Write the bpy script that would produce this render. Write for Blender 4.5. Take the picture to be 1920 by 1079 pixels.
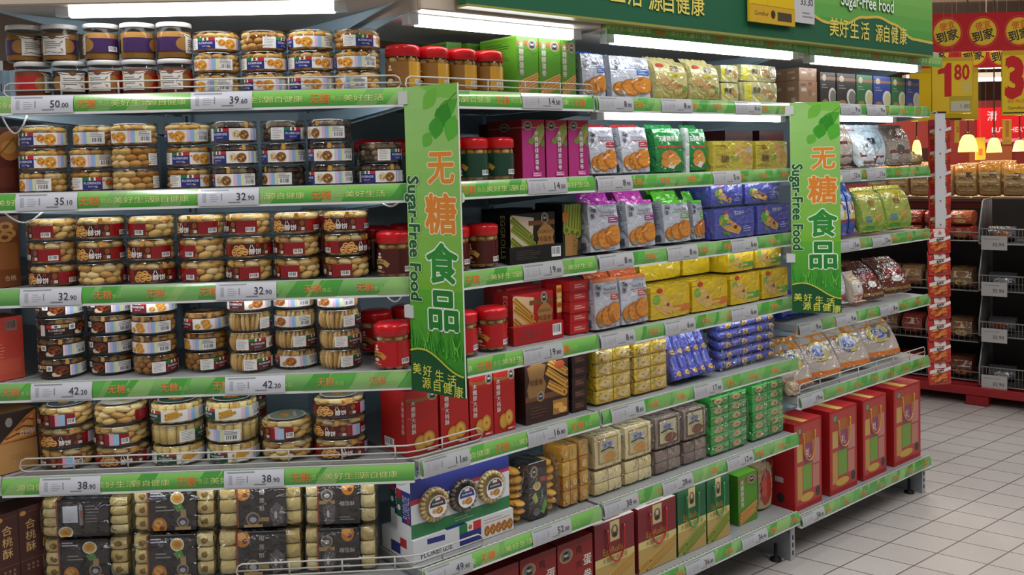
import bpy, bmesh, math, random
from mathutils import Vector, Matrix
for o in list(bpy.data.objects): bpy.data.objects.remove(o)
scn = bpy.context.scene
COL = scn.collection
PI = math.pi
R = math.radians
rnd = random.Random(7)

# ------------------------------------------------------------------ camera
CR = ((0.9990191263670504, -0.03662954049522316, -0.02488095488368599),
      (-0.026508801328074795, -0.044647242570069204, -0.9986510437500369),
      (0.03546926281957198, 0.9983310575625693, -0.04557445447877486))
CP = Vector((0.17258564778160412, -2.2225430448053443, 1.475))
FPX, PCY = 1716.34286, 379.589507
cam = bpy.data.cameras.new('camera')
camo = bpy.data.objects.new('camera', cam)
COL.objects.link(camo)
cam.sensor_fit = 'HORIZONTAL'; cam.sensor_width = 36; cam.lens = FPX / 1920 * 36
cam.shift_y = -(539.5 - PCY) / 1920
cam.clip_start = 0.05; cam.clip_end = 100
camo.matrix_world = Matrix(((CR[0][0], -CR[1][0], -CR[2][0], CP.x), (CR[0][1], -CR[1][1], -CR[2][1], CP.y),
                            (CR[0][2], -CR[1][2], -CR[2][2], CP.z), (0, 0, 0, 1)))
scn.camera = camo
scn.view_settings.view_transform = 'Standard'; scn.view_settings.look = 'None'
scn.view_settings.gamma = 1; scn.view_settings.use_curve_mapping = False
scn.view_settings.exposure = 0.12
scn.cycles.use_denoising = True
scn.cycles.max_bounces = 7; scn.cycles.diffuse_bounces = 3; scn.cycles.glossy_bounces = 3
scn.cycles.transparent_max_bounces = 14; scn.cycles.sample_clamp_indirect = 4
# ------------------------------------------------------------------ light
w = bpy.data.worlds.new('store_air'); scn.world = w; w.use_nodes = True
w.node_tree.nodes['Background'].inputs[0].default_value = (.93, .93, .92, 1)
w.node_tree.nodes['Background'].inputs[1].default_value = 0.24
def area(name, loc, target, sx, sy, power, col):
    l = bpy.data.lights.new(name, 'AREA'); l.shape = 'RECTANGLE'; l.size = sx; l.size_y = sy; l.energy = power; l.color = col
    o = bpy.data.objects.new(name, l); COL.objects.link(o); o.location = loc
    o.rotation_euler = (Vector(target) - Vector(loc)).to_track_quat('-Z', 'Y').to_euler(); return o
for i, (x, y) in enumerate(((-1.6, -1.7), (0.9, -1.3), (3.1, -.6), (2.6, 4.2), (5.2, 2.6))):
    area('ceiling_lamp', (x, y, 3.55), (x + .001, y, 0), 2.4, .22, (50, 50, 50, 52, 60)[i], (1, .98, .955))

area('added_ceiling_fill', (5.5, 8.5, 2.7), (5.5, 8.501, 4), 3, 1, 90, (1, .85, .68)); area('market_lamp', (4.6, 6.2, 3.4), (4.4, 7.4, .6), 2.5, .4, 90, (1, .82, .62))  # the upward light is an added, unseen fill that brightens the ceiling
# ------------------------------------------------------------------ picture points on real planes (used to measure where things stand)
A = 0.6538886632685783
ca, sa = math.cos(A), math.sin(A)
SECT = {1: (Vector((-1, 0, 0)), Vector((1, 0, 0)), Vector((0, 1, 0)), 0.0),
        2: (Vector((0, 0, 0)), Vector((ca, sa, 0)), Vector((-sa, ca, 0)), A),
        0: (Vector((-1, 0, 0)), Vector((ca, -sa, 0)), Vector((sa, ca, 0)), -A)}
SECT[3] = SECT[4] = SECT[2]
CRv = [Vector(r) for r in CR]
def W(sec, s, d, z): O, u, n, a = SECT[sec]; return O + u * s + n * d + Vector((0, 0, z))
def s_at(sec, px, z, d):
    O, u, n, a = SECT[sec]; q = CRv[0] * FPX - CRv[2] * (px - 960)
    return -q.dot(O + n * d + Vector((0, 0, z)) - CP) / q.dot(u)
def d_at(sec, px, z, s):
    O, u, n, a = SECT[sec]; q = CRv[0] * FPX - CRv[2] * (px - 960)
    return -q.dot(O + u * s + Vector((0, 0, z)) - CP) / q.dot(n)
def z_at(sec, s, d, py):
    q = CRv[1] * FPX - CRv[2] * (py - PCY); P = W(sec, s, d, 0) - CP
    return -q.dot(P) / q.z
def ray(px, py): return CRv[0] * ((px - 960) / FPX) + CRv[1] * ((py - PCY) / FPX) + CRv[2]
def at(px, py, depth): return CP + ray(px, py) * depth
def floor_at(px, py): r = ray(px, py); return CP + r * (-CP.z / r.z)

ZR = {1: {1: 1.611, 2: 1.380, 3: 1.152, 4: .923, 5: .692, 6: .396},
      2: {1: 1.609, 2: 1.379, 3: 1.149, 4: .922, 5: .697, 6: .421, 7: .150},
      3: {1: 1.607, 2: 1.377, 3: 1.149, 4: .920, 5: .697, 6: .424, 7: .136},
      4: {1: 1.612, 2: 1.362, 3: 1.096, 4: .816, 5: .552, 6: .117}}
ZR[0] = ZR[1]
def ZT(sec, row): return ZR[sec][row] + .042

# ------------------------------------------------------------------ materials
def hexc(h):
    h = h.lstrip('#'); h = ''.join(c * 2 for c in h) if len(h) == 3 else h; v = [int(h[i:i + 2], 16) / 255 for i in (0, 2, 4)]
    return tuple(x / 12.92 if x < .04045 else ((x + .055) / 1.055) ** 2.4 for x in v)
_hc = {}
def H(c):
    if isinstance(c, str):
        if c not in _hc: _hc[c] = hexc(c)
        return _hc[c]
    return c
def mat(name, rough=.5, metal=0., spec=.5, bump=None, coat=0.):
    m = bpy.data.materials.new(name); m.use_nodes = True; nt = m.node_tree; b = nt.nodes['Principled BSDF']
    at_ = nt.nodes.new('ShaderNodeVertexColor'); at_.layer_name = 'Col'
    nt.links.new(at_.outputs[0], b.inputs['Base Color'])
    b.inputs['Roughness'].default_value = rough; b.inputs['Metallic'].default_value = metal
    b.inputs['Specular IOR Level'].default_value = spec; b.inputs['Coat Weight'].default_value = coat
    b.inputs['Coat Roughness'].default_value = .08
    if bump:
        sc, st, di = bump
        tc = nt.nodes.new('ShaderNodeTexCoord'); nz = nt.nodes.new('ShaderNodeTexNoise'); bp = nt.nodes.new('ShaderNodeBump')
        nz.inputs['Scale'].default_value = sc; nz.inputs['Detail'].default_value = 2; nz.inputs['Distortion'].default_value = .8
        bp.inputs['Strength'].default_value = st; bp.inputs['Distance'].default_value = di
        nt.links.new(tc.outputs['Object'], nz.inputs['Vector']); nt.links.new(nz.outputs['Fac'], bp.inputs['Height'])
        nt.links.new(bp.outputs[0], b.inputs['Normal'])
        if coat: nt.links.new(bp.outputs[0], b.inputs['Coat Normal'])
    return m
def clear(name, tint, base, bump=None, rough=.06):
    m = bpy.data.materials.new(name); m.use_nodes = True; nt = m.node_tree; nt.nodes.clear()
    out = nt.nodes.new('ShaderNodeOutputMaterial'); mx = nt.nodes.new('ShaderNodeMixShader')
    tr = nt.nodes.new('ShaderNodeBsdfTransparent'); gl = nt.nodes.new('ShaderNodeBsdfGlossy'); lw = nt.nodes.new('ShaderNodeLayerWeight'); fr = nt.nodes.new('ShaderNodeMath'); fr.operation = 'POWER'; fr.inputs[1].default_value = 4.5; lw.inputs[0].default_value = .5; nt.links.new(lw.outputs['Facing'], fr.inputs[0])
    ad = nt.nodes.new('ShaderNodeMath'); ad.operation = 'ADD'; ad.inputs[1].default_value = base; ad.use_clamp = True
    tr.inputs[0].default_value = (*tint, 1); gl.inputs['Roughness'].default_value = rough
    nt.links.new(fr.outputs[0], ad.inputs[0]); nt.links.new(ad.outputs[0], mx.inputs[0])
    nt.links.new(tr.outputs[0], mx.inputs[1]); nt.links.new(gl.outputs[0], mx.inputs[2]); nt.links.new(mx.outputs[0], out.inputs[0])
    if bump:
        sc, st, di = bump
        tc = nt.nodes.new('ShaderNodeTexCoord'); nz = nt.nodes.new('ShaderNodeTexNoise'); bp = nt.nodes.new('ShaderNodeBump')
        nz.inputs['Scale'].default_value = sc; nz.inputs['Detail'].default_value = 2; nz.inputs['Distortion'].default_value = 1
        bp.inputs['Strength'].default_value = st; bp.inputs['Distance'].default_value = di
        nt.links.new(tc.outputs['Object'], nz.inputs['Vector']); nt.links.new(nz.outputs['Fac'], bp.inputs['Height'])
        nt.links.new(bp.outputs[0], gl.inputs['Normal']); nt.links.new(bp.outputs[0], lw.inputs['Normal'])
    return m
def glow(name, col, st):
    m = bpy.data.materials.new(name); m.use_nodes = True; b = m.node_tree.nodes['Principled BSDF']
    b.inputs['Base Color'].default_value = (*col, 1); b.inputs['Emission Color'].default_value = (*col, 1); b.inputs['Emission Strength'].default_value = st
    return m
M = {'card': mat('printed_card', .42), 'gloss': mat('glossy_print', .2, coat=.3), 'matte': mat('matte_paint', .6, spec=.3),
     'film': mat('plastic_film', .22, bump=(26, .9, .012), coat=.6), 'cap': mat('moulded_plastic', .22),
     'metal': mat('painted_metal', .38), 'steel': mat('bare_wire', .3, metal=.7), 'crumb': mat('biscuit_crumb', .65, spec=.25, bump=(160, .5, .003)),
     'rail': mat('price_rail_plastic', .16, coat=.5),
     'clear': clear('clear_plastic', (.975, .975, .965), .05), 'wrap': clear('clear_film', (.985, .985, .98), .07, (22, 1., .03), .12),
     'rim': clear('clear_plastic_rim', (.8, .82, .83), .22, None, .15),
     'glass': clear('jar_glass', (.97, .98, .97), .02),
     'tube': glow('fluorescent_tube', (.93, .97, 1), 9), 'lamp': glow('lamp_shade_glow', (1, .75, .12), 2.6)}

# ------------------------------------------------------------------ mesh builder with print colours
class G:
    def __init__(s): s.v = []; s.f = []; s.c = []; s.m = []; s.sm = []; s.mats = []
    def mi(s, m):
        if m not in s.mats: s.mats.append(m)
        return s.mats.index(m)
    def face(s, pts, col, m='card', smooth=False):
        b = len(s.v); s.v.extend(tuple(p) for p in pts); s.f.append(tuple(range(b, b + len(pts)))); s.c.append(H(col)); s.m.append(s.mi(m)); s.sm.append(smooth)
    def mesh(s, vs, fs, col, m='card', smooth=True):
        b = len(s.v); k = s.mi(m); s.v.extend(tuple(p) for p in vs)
        many = isinstance(col, list)
        for i, f in enumerate(fs):
            s.f.append(tuple(x + b for x in f)); s.c.append(H(col[i]) if many else H(col)); s.m.append(k); s.sm.append(smooth)
    def box(s, x0, x1, y0, y1, z0, z1, col, m='card', ch=0.0):
        c = ((x0 + x1) / 2, (y0 + y1) / 2, (z0 + z1) / 2); e = ((x1 - x0) / 2, (y1 - y0) / 2, (z1 - z0) / 2)
        if not ch:
            P = [(x, y, z) for z in (z0, z1) for y in (y0, y1) for x in (x0, x1)]
            s.mesh(P, [(0, 2, 3, 1), (4, 5, 7, 6), (0, 1, 5, 4), (2, 6, 7, 3), (0, 4, 6, 2), (1, 3, 7, 5)], col, m, False); return
        ix = {}; P = []
        for sx in (-1, 1):
            for sy in (-1, 1):
                for sz in (-1, 1):
                    for a in range(3):
                        sg = (sx, sy, sz); ix[(sx, sy, sz, a)] = len(P)
                        P.append(tuple(c[k] + sg[k] * (e[k] if k == a else e[k] - ch) for k in range(3)))
        F = []
        for a in range(3):
            b_, c_ = (a + 1) % 3, (a + 2) % 3
            for sg in (-1, 1):
                q = []
                for p, r in ((-1, -1), (1, -1), (1, 1), (-1, 1)):
                    t = [0, 0, 0]; t[a] = sg; t[b_] = p; t[c_] = r; q.append(ix[(*t, a)])
                F.append(q if sg > 0 else q[::-1])
            for p in (-1, 1):
                for r in (-1, 1):
                    t0 = [0, 0, 0]; t0[b_] = p; t0[c_] = r; t1 = t0[:]; t0[a] = -1; t1[a] = 1
                    q = [ix[(*t0, b_)], ix[(*t1, b_)], ix[(*t1, c_)], ix[(*t0, c_)]]
                    F.append(q if p * r > 0 else q[::-1])
        for sx in (-1, 1):
            for sy in (-1, 1):
                for sz in (-1, 1):
                    q = [ix[(sx, sy, sz, k)] for k in range(3)]; F.append(q if sx * sy * sz > 0 else q[::-1])
        s.mesh(P, F, col, m, False)
    def lathe(s, prof, n, col, m='card', a0=0, a1=2 * PI, cx=0, cy=0, smooth=True):
        full = abs(a1 - a0 - 2 * PI) < 1e-6; k = n if full else n + 1; P = []
        for r, z in prof:
            for i in range(k):
                t = a0 + (a1 - a0) * i / n; P.append((cx + r * math.sin(t), cy - r * math.cos(t), z))
        F = []
        for j in range(len(prof) - 1):
            for i in range(n):
                i2 = (i + 1) % k; F.append((j * k + i, j * k + i2, (j + 1) * k + i2, (j + 1) * k + i))
        s.mesh(P, F, [col[min(j // n, len(col) - 1)] for j in range(len(F))] if isinstance(col, list) else col, m, smooth)
    def disc(s, r, z, n, col, m='card', cx=0, cy=0, up=1):
        s.mesh([(cx + r * math.sin(2 * PI * i / n), cy - r * math.cos(2 * PI * i / n), z) for i in range(n)], [tuple(range(n)) if up > 0 else tuple(range(n))[::-1]], col, m, False)
    def tube(s, pts, r, col, m='steel', n=6, closed=False):
        pts = [Vector(p) for p in pts]; P = []; L = len(pts); up = Vector((0, 0, 1))
        for i, p in enumerate(pts):
            a = pts[(i - 1) % L] if closed or i else p; b = pts[(i + 1) % L] if closed or i < L - 1 else p
            t = (b - a).normalized(); x = t.cross(up)
            x = x.normalized() if x.length > 1e-3 else Vector((1, 0, 0)); y = x.cross(t)
            for k in range(n): P.append(p + (x * math.cos(2 * PI * k / n) + y * math.sin(2 * PI * k / n)) * r)
        F = []
        for i in range(L if closed else L - 1):
            j = (i + 1) % L
            for k in range(n): F.append((i * n + k, i * n + (k + 1) % n, j * n + (k + 1) % n, j * n + k))
        if not closed: F += [tuple(range(n))[::-1], tuple((L - 1) * n + k for k in range(n))]
        s.mesh(P, F, col, m, True)
    def lump(s, c, rx, ry, rz, col, m='crumb', rot=(0, 0, 0), rough=0.0):
        Mx = Matrix.Rotation(rot[2], 3, 'Z') @ Matrix.Rotation(rot[1], 3, 'Y') @ Matrix.Rotation(rot[0], 3, 'X'); c = Vector(c)
        P = [c + Mx @ Vector((x * rx, y * ry, z * rz)) * (1 + rough * (rnd.random() - .5)) for x, y, z in ICO[0]]
        s.mesh(P, ICO[1], col, m, True)
    def soft(s, fn, n, colf, m='film'):
        """a soft-edged block: six n x n faces of the cube pushed through fn; colf(face, u, v) gives the print colour"""
        for k, (o, a, b) in enumerate((((-1, -1, -1), (2, 0, 0), (0, 0, 2)), ((1, 1, -1), (-2, 0, 0), (0, 0, 2)), ((-1, 1, -1), (0, -2, 0), (0, 0, 2)),
                                       ((1, -1, -1), (0, 2, 0), (0, 0, 2)), ((-1, -1, 1), (2, 0, 0), (0, 2, 0)), ((-1, 1, -1), (2, 0, 0), (0, -2, 0)))):
            P = []; F = []; C = []
            for j in range(n + 1):
                for i in range(n + 1):
                    u, v = i / n, j / n; P.append(fn(o[0] + a[0] * u + b[0] * v, o[1] + a[1] * u + b[1] * v, o[2] + a[2] * u + b[2] * v))
            for j in range(n):
                for i in range(n):
                    q = j * (n + 1) + i; F.append((q, q + 1, q + n + 2, q + n + 1)); C.append(colf(k, (i + .5) / n, (j + .5) / n))
            s.mesh(P, F, C, m, True)
    def art(s, mp, items, asp, m='card', step=.00004, seg=1, vseg=0):
        """print: flat shapes in label coordinates (0..1), laid on the surface mp(u, v, height)"""
        h = .0002
        for it in items:
            k = it[0]; h += step
            if k == 'R': s.cut(mp, [(it[1], it[2]), (it[3], it[2]), (it[3], it[4]), (it[1], it[4])], it[5], m, h, seg, vseg)
            elif k == 'GR':
                _, x0, y0, x1, y1, a, b = it; a, b = H(a), H(b); n = 10
                for j in range(n):
                    t = (j + .5) / n; u0, u1 = y0 + (y1 - y0) * j / n, y0 + (y1 - y0) * (j + 1) / n
                    s.cut(mp, [(x0, u0), (x1, u0), (x1, u1), (x0, u1)], tuple(a[z] * (1 - t) + b[z] * t for z in range(3)), m, h, seg, vseg)
            elif k == 'E':
                _, cx, cy, rx, ry, c = it[:6]; n = it[6] if len(it) > 6 else 16
                s.cut(mp, [(cx + rx * math.cos(2 * PI * i / n), cy + ry * math.sin(2 * PI * i / n)) for i in range(n)], c, m, h, seg, vseg)
            elif k == 'P': s.cut(mp, it[1], it[2], m, h, seg, vseg)
            elif k == 'B':      # ribbon along points, width in v units
                pts, wd, c = it[1:4]; P = []
                for i, (x, y) in enumerate(pts):
                    a = pts[max(0, i - 1)]; b = pts[min(len(pts) - 1, i + 1)]; tx, ty = (b[0] - a[0]) * asp, b[1] - a[1]; L = math.hypot(tx, ty) or 1
                    P.append(((x + ty / L * wd / 2 / asp, y - tx / L * wd / 2), (x - ty / L * wd / 2 / asp, y + tx / L * wd / 2)))
                for p, q in zip(P, P[1:]): s.cut(mp, [p[0], q[0], q[1], p[1]], c, m, h, seg, vseg)
            elif k == 'T':
                _, st, x, y, sz, c = it[:6]; o = it[6] if len(it) > 6 else {}
                rot = R(o.get('rot', 0)); cs, sn = math.cos(rot), math.sin(rot); cjk = any(ord(q) > 0x2e80 for q in st); b0 = o.get('bold', 0) * .55
                ring = lambda q, n: [(q * math.cos(2 * PI * i / n + .4), q * math.sin(2 * PI * i / n + .4)) for i in range(n)]
                runs = []
                if 'out' in o: runs.append((ring((o['ow'] * .6 + b0), 8), 0, o['out']))
                runs.append((ring(b0, 4 if b0 < .012 else 6) if b0 else [(0, 0)], 0, c))
                for offs, bold, cc in runs:
                    V, F, wd = glyphs(st, bold); sx = o.get('sx', 1.)
                    if 'fit' in o: sx = min(sx, o['fit'] * asp / (wd * sz))
                    dx = {'c': -wd / 2, 'l': 0, 'r': -wd}[o.get('al', 'c')]
                    for ox, oy in offs:
                        P = []
                        for a, b in V:
                            a = (a + dx + ox) * sx * sz; b = (b - .36 + oy) * sz; P.append(mp(x + (a * cs - b * sn) / asp, y + a * sn + b * cs, h + (.0007 if seg > 1 or vseg else 0)))
                        s.mesh(P, F, cc, m, False); h += step * .2
                    h += step
    def cut(s, mp, poly, col, m, h, seg=1, vseg=0):
        """a polygon clipped to the label and, on a curved surface, cut into strips so that it follows the curve"""
        def clip(P, ax, lim, sg):
            out = []
            for i in range(len(P)):
                p, q = P[i - 1], P[i]; a, b = (p[ax] - lim) * sg, (q[ax] - lim) * sg
                if (a >= 0) != (b >= 0): t = a / (a - b); out.append((p[0] + (q[0] - p[0]) * t, p[1] + (q[1] - p[1]) * t))
                if b >= 0: out.append(q)
            return out
        poly = list(poly)
        for ax in (0, 1):
            if min(p[ax] for p in poly) < 0: poly = clip(poly, ax, 0., 1)
            if poly and max(p[ax] for p in poly) > 1: poly = clip(poly, ax, 1., -1)
            if len(poly) < 3: return
        cells = [poly]
        for ax, n in ((0, seg), (1, vseg or seg // 2)):
            if n <= 1: continue
            new = []
            for P in cells:
                lo, hi = min(p[ax] for p in P), max(p[ax] for p in P); a, b = int(math.floor(lo * n + 1e-6)), int(math.ceil(hi * n - 1e-6))
                for k in range(a, b):
                    Q = clip(P, ax, k / n, 1) if k > a else P
                    if Q and k < b - 1: Q = clip(Q, ax, (k + 1) / n, -1)
                    if len(Q) >= 3: new.append(Q)
            cells = new
        for P in cells: s.face([mp(x, y, h) for x, y in P], col, m)
    def build(s, name):
        me = bpy.data.meshes.new(name); me.from_pydata(s.v, [], s.f)
        at_ = me.color_attributes.new('Col', 'FLOAT_COLOR', 'CORNER'); buf = []
        for f, c in zip(s.f, s.c): buf.extend((*c, 1.0) * len(f))
        at_.data.foreach_set('color', buf)
        me.polygons.foreach_set('material_index', s.m); me.polygons.foreach_set('use_smooth', s.sm)
        for k in s.mats: me.materials.append(M[k])
        me.update(); return me
def _ico():
    bm = bmesh.new(); bmesh.ops.create_icosphere(bm, subdivisions=2, radius=1)
    r = ([tuple(v.co) for v in bm.verts], [tuple(v.index for v in f.verts) for f in bm.faces]); bm.free(); return r
ICO = _ico()
_gl = {}
_fc = bpy.data.curves.new('lettering', 'FONT'); _fo = bpy.data.objects.new('lettering', _fc); COL.objects.link(_fo); _fc.resolution_u = 2; _fc.fill_mode = 'FRONT'
def glyphs(st, bold=0):
    k = (st, bold)
    if k not in _gl:
        _fc.body = st; _fc.offset = bold; bpy.context.view_layer.update()
        dg = bpy.context.evaluated_depsgraph_get(); me = _fo.evaluated_get(dg).to_mesh()
        V = [(v.co.x, v.co.y) for v in me.vertices]; x0 = min((a for a, b in V), default=0); x1 = max((a for a, b in V), default=0)
        _gl[k] = ([(a - x0, b) for a, b in V], [tuple(p.vertices) for p in me.polygons], x1 - x0); _fo.evaluated_get(dg).to_mesh_clear()
    return _gl[k]

# ------------------------------------------------------------------ objects
def thing(name, label, cat, loc=(0, 0, 0), rz=0, group=None, rx=0, ry=0):
    o = bpy.data.objects.new(name, None); COL.objects.link(o); o.location = loc; o.rotation_euler = (rx, ry, rz); o.empty_display_size = .02
    o['label'] = label; o['category'] = cat
    if group: o['group'] = group
    return o
_mc = {}
def part(name, key, fn, parent, label=None, loc=None, rz=None, kind=None):
    if key is None or key not in _mc:
        g = G(); fn(g); me = g.build(name)
        if key is not None: _mc[key] = me
    else: me = _mc[key]
    o = bpy.data.objects.new(name, me); COL.objects.link(o); o.parent = parent
    if loc: o.location = loc
    if rz is not None: o.rotation_euler = (0, 0, rz)
    if label: o['label'] = label
    if kind: o['kind'] = kind
    return o
def solid(name, fn, label=None, cat=None, group=None, loc=(0, 0, 0), rz=0, kind=None, key=None, rx=0):
    o = part(name, key, fn, None); o.location = loc; o.rotation_euler = (rx, 0, rz)
    if label: o['label'] = label; o['category'] = cat
    if group: o['group'] = group
    if kind: o['kind'] = kind
    return o
ORD = ['first', 'second', 'third', 'fourth', 'fifth', 'sixth', 'seventh', 'eighth', 'ninth', 'tenth', 'eleventh', 'twelfth', 'thirteenth', 'fourteenth']
# ------------------------------------------------------------------ print helpers
def F_(w, h, z0=0., y=0.): return lambda u, v, k: ((u - .5) * w, y - k, z0 + v * h)
def L_(w, d, h, z0=0.): return lambda u, v, k: (-w / 2 - k, d * (1 - u), z0 + v * h)
def R_(w, d, h, z0=0.): return lambda u, v, k: (w / 2 + k, d * u, z0 + v * h)
def T_(w, d, h): return lambda u, v, k: ((u - .5) * w, d * v, h + k)
def cyl(r, a0, a1, z0, z1): return lambda u, v, k: ((r + k) * math.sin(a0 + (a1 - a0) * u), -(r + k) * math.cos(a0 + (a1 - a0) * u), z0 + (z1 - z0) * v)
def barcode(x0, y0, x1, y1, bg='#e8e8ea'):
    it = [('R', x0, y0, x1, y1, bg)]; r = random.Random(5); x = x0 + .08 * (x1 - x0); W_ = x1 - x0
    while x < x1 - .12 * W_:
        b = (.03 + .04 * r.random()) * W_; it.append(('R', x, y0 + .25 * (y1 - y0), x + b, y1 - .08 * (y1 - y0), '#2a2a30')); x += b + (.03 + .05 * r.random()) * W_
    return it
def lines(x0, y0, x1, y1, n, col, th=.45, seed=1):
    r = random.Random(seed); it = []
    for i in range(n):
        y = y1 - (i + .5) * (y1 - y0) / n; t = (y1 - y0) / n * th / 2; e = x0 + (x1 - x0) * (.6 + .4 * r.random()); it.append(('R', x0, y - t, e, y + t, col))
    return it
def nut(cx, cy, rx, ry, c='#c98a3a', d='#8f5a20', lt='#e2b468', n=7, seed=2):
    r = random.Random(seed); it = [('E', cx, cy, rx, ry, c)]
    for i in range(n):
        a = r.random() * 6.3; q = .35 + .5 * r.random(); it.append(('E', cx + rx * q * math.cos(a) * .8, cy + ry * q * math.sin(a) * .8, rx * .2, ry * .2, lt if i % 2 else d, 8))
    return it
def vtext(st, x, y0, y1, sz, col, **o): n = len(st); return [('T', ch, x, y1 - (i + .5) * (y1 - y0) / n, sz, col, o) for i, ch in enumerate(st)]
def portrait(cx, cy, rx, ry):
    return [('E', cx, cy, rx * 1.25, ry * 1.2, '#b98f4a', 18), ('E', cx, cy, rx, ry, '#6a6f7c', 18), ('P', [(cx - rx * .7, cy - ry * .7), (cx + rx * .7, cy - ry * .7), (cx + rx * .35, cy - ry * .1), (cx - rx * .35, cy - ry * .1)], '#20222b'),
            ('E', cx, cy + ry * .15, rx * .36, ry * .36, '#d8b89a', 12), ('E', cx, cy + ry * .45, rx * .45, ry * .24, '#1d1b20', 10)]
def biscuits3(x, y, rx, ry, c='#c9812f', e='#a5611c'):
    it = []
    for dx, dy, q in ((-.7, -.25, .8), (-.15, -.1, .95), (.55, .15, 1.)):
        it += [('E', x + rx * dx, y + ry * dy, rx * .72 * q, ry * .95 * q, e, 20), ('E', x + rx * (dx + .05), y + ry * (dy + .03), rx * .62 * q, ry * .85 * q, c, 20)]
        it += [('E', x + rx * (dx + .25 * math.cos(t)), y + ry * (dy + .45 * math.sin(t)), rx * .06, ry * .06, e, 6) for t in (.5, 1.7, 3., 4.2, 5.4)]
    return it
def roll(x0, y0, x1, y1, wd, c, hole, asp):
    dx, dy = (x1 - x0) * asp, y1 - y0; L = math.hypot(dx, dy); nx, ny = -dy / L, dx / L; it = [('B', [(x0, y0), (x1, y1)], wd, c)]
    it += [('B', [(x0 + nx * k * wd / asp, y0 + ny * k * wd), (x1 + nx * k * wd / asp, y1 + ny * k * wd)], wd * .16, hole) for k in (-.3, .12)]
    return it + [('E', x0, y0, wd * .5 / asp, wd * .5, c, 12), ('E', x0, y0, wd * .3 / asp, wd * .3, hole, 10)]

LABELS = {}
def _lab():
    st = lambda x: [('R', x, 0, x + .035, 1, '#d8b6cf'), ('R', x + .035, 0, x + .085, 1, '#8fb2dc'), ('R', x + .085, 0, x + .115, 1, '#d9d79a')]
    def flor(block, photo, cut='#e9e6e2'):
        it = [('R', 0, 0, 1, 1, cut)] + lines(.02, .1, .15, .95, 6, '#9a9a9f', .35) + [('R', .17, 0, .41, .74, block), ('R', .17, .74, .25, 1, '#1c7a3c'), ('R', .25, .74, .33, 1, '#efeeea'), ('R', .33, .74, .41, 1, '#c3262b'), ('E', .29, .87, .02, .14, '#7c4a2c', 10),
              ('T', 'FLORENZIE', .29, .52, .26, '#e9e9f2', {'fit': .22, 'bold': .015}), ('T', 'BISCUIT', .29, .24, .18, '#c9cbe2', {'fit': .16})]
        return it + photo + st(.7) + lines(.83, .55, .98, .97, 3, '#8d8d92', .4) + barcode(.84, .02, .98, .55)
    LABELS['blue'] = flor('#26307c', nut(.49, .55, .045, .3, '#d98a2e') + nut(.6, .45, .075, .45, '#d9952f', '#a8661c', '#efc070'))
    LABELS['dark'] = flor('#26307c', nut(.5, .5, .05, .35, '#d7c3a0') + nut(.6, .45, .065, .4, '#8a5a2a', '#5b3a1a', '#c9a060'))
    LABELS['maroon'] = flor('#6e1f25', nut(.48, .3, .04, .25, '#d99a4a') + nut(.58, .65, .06, .32, '#cf8f3a', '#b4752a') + nut(.6, .3, .06, .3, '#d69a48', '#b4752a'))
    LABELS['stick'] = flor('#5a2a28', nut(.58, .5, .075, .42, '#a8622a', '#7c431a', '#c98a4a') + nut(.49, .3, .03, .22, '#c08a5a'))
    LABELS['green'] = flor('#1d4a3a', [x for q in ((.47, .25, .6, .5), (.5, .45, .64, .65), (.47, .6, .6, .85)) for x in roll(*q, .28, '#e0a93a', '#b97f1e', 8)])
    LABELS['brown'] = [('R', 0, 0, 1, 1, '#2b1a16')] + [('R', 0, 0, .07, 1, '#dcd8d2'), ('R', .09, .7, .16, 1, '#c3262b'), ('R', .16, .7, .27, 1, '#e8e4dc'), ('E', .215, .85, .02, .1, '#6b3a2a', 10), ('R', .27, .72, .36, 1, '#b08a3c'),
                       ('T', 'FLORENZIE', .22, .5, .28, '#e6e0d8', {'fit': .24, 'bold': .015}), ('T', 'BISCUIT', .24, .22, .18, '#b9b0a8', {'fit': .16}), ('R', .37, .5, .45, 1, '#e9e6e0'), ('E', .41, .75, .025, .17, '#8e8c90', 12), ('E', .5, .2, .06, .25, '#d8c2a8', 10)] \
                      + nut(.56, .55, .09, .43, '#6d3216', '#3b170c', '#9a4a22', 9) + [('R', .66, 0, 1, 1, '#e4e2e0')] + st(.68) + lines(.82, .5, .98, .95, 3, '#8d8d92', .4) + barcode(.83, .02, .98, .5)
    ring = []
    for x, y in ((.33, .6), (.4, .65), (.365, .28), (.44, .35), (.3, .3)): ring += [('E', x, y, .042, .3, '#d9a050', 14), ('E', x, y, .026, .17, '#7a2318', 12), ('E', x, y, .036, .08, '#e4b66a', 10)]
    red = [('R', 0, 0, 1, 1, '#8e1418'), ('R', .24, 0, .74, 1, '#4f1512')] + ring + [('E', .7, .7, .03, .25, '#8a4a20', 10), ('E', .68, .25, .035, .2, '#7a3a1c', 10),
          ('T', '八', .52, .75, .42, '#ece6e0', {'bold': .03}), ('T', '月', .585, .8, .3, '#c23a30', {'bold': .02}), ('T', '醇饼', .56, .34, .5, '#f2eeea', {'fit': .15, 'bold': .03}), ('R', .69, .1, .73, .35, '#cfc8c4')]
    LABELS['red'] = red + barcode(.86, .08, .97, .48) + barcode(.03, .08, .13, .48)
    LABELS['redpale'] = red + [('R', .8, 0, .84, 1, '#d8a8c4'), ('R', .84, 0, .9, 1, '#9cc4e2')] + barcode(.92, .1, 1., .6)
_lab()
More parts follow.
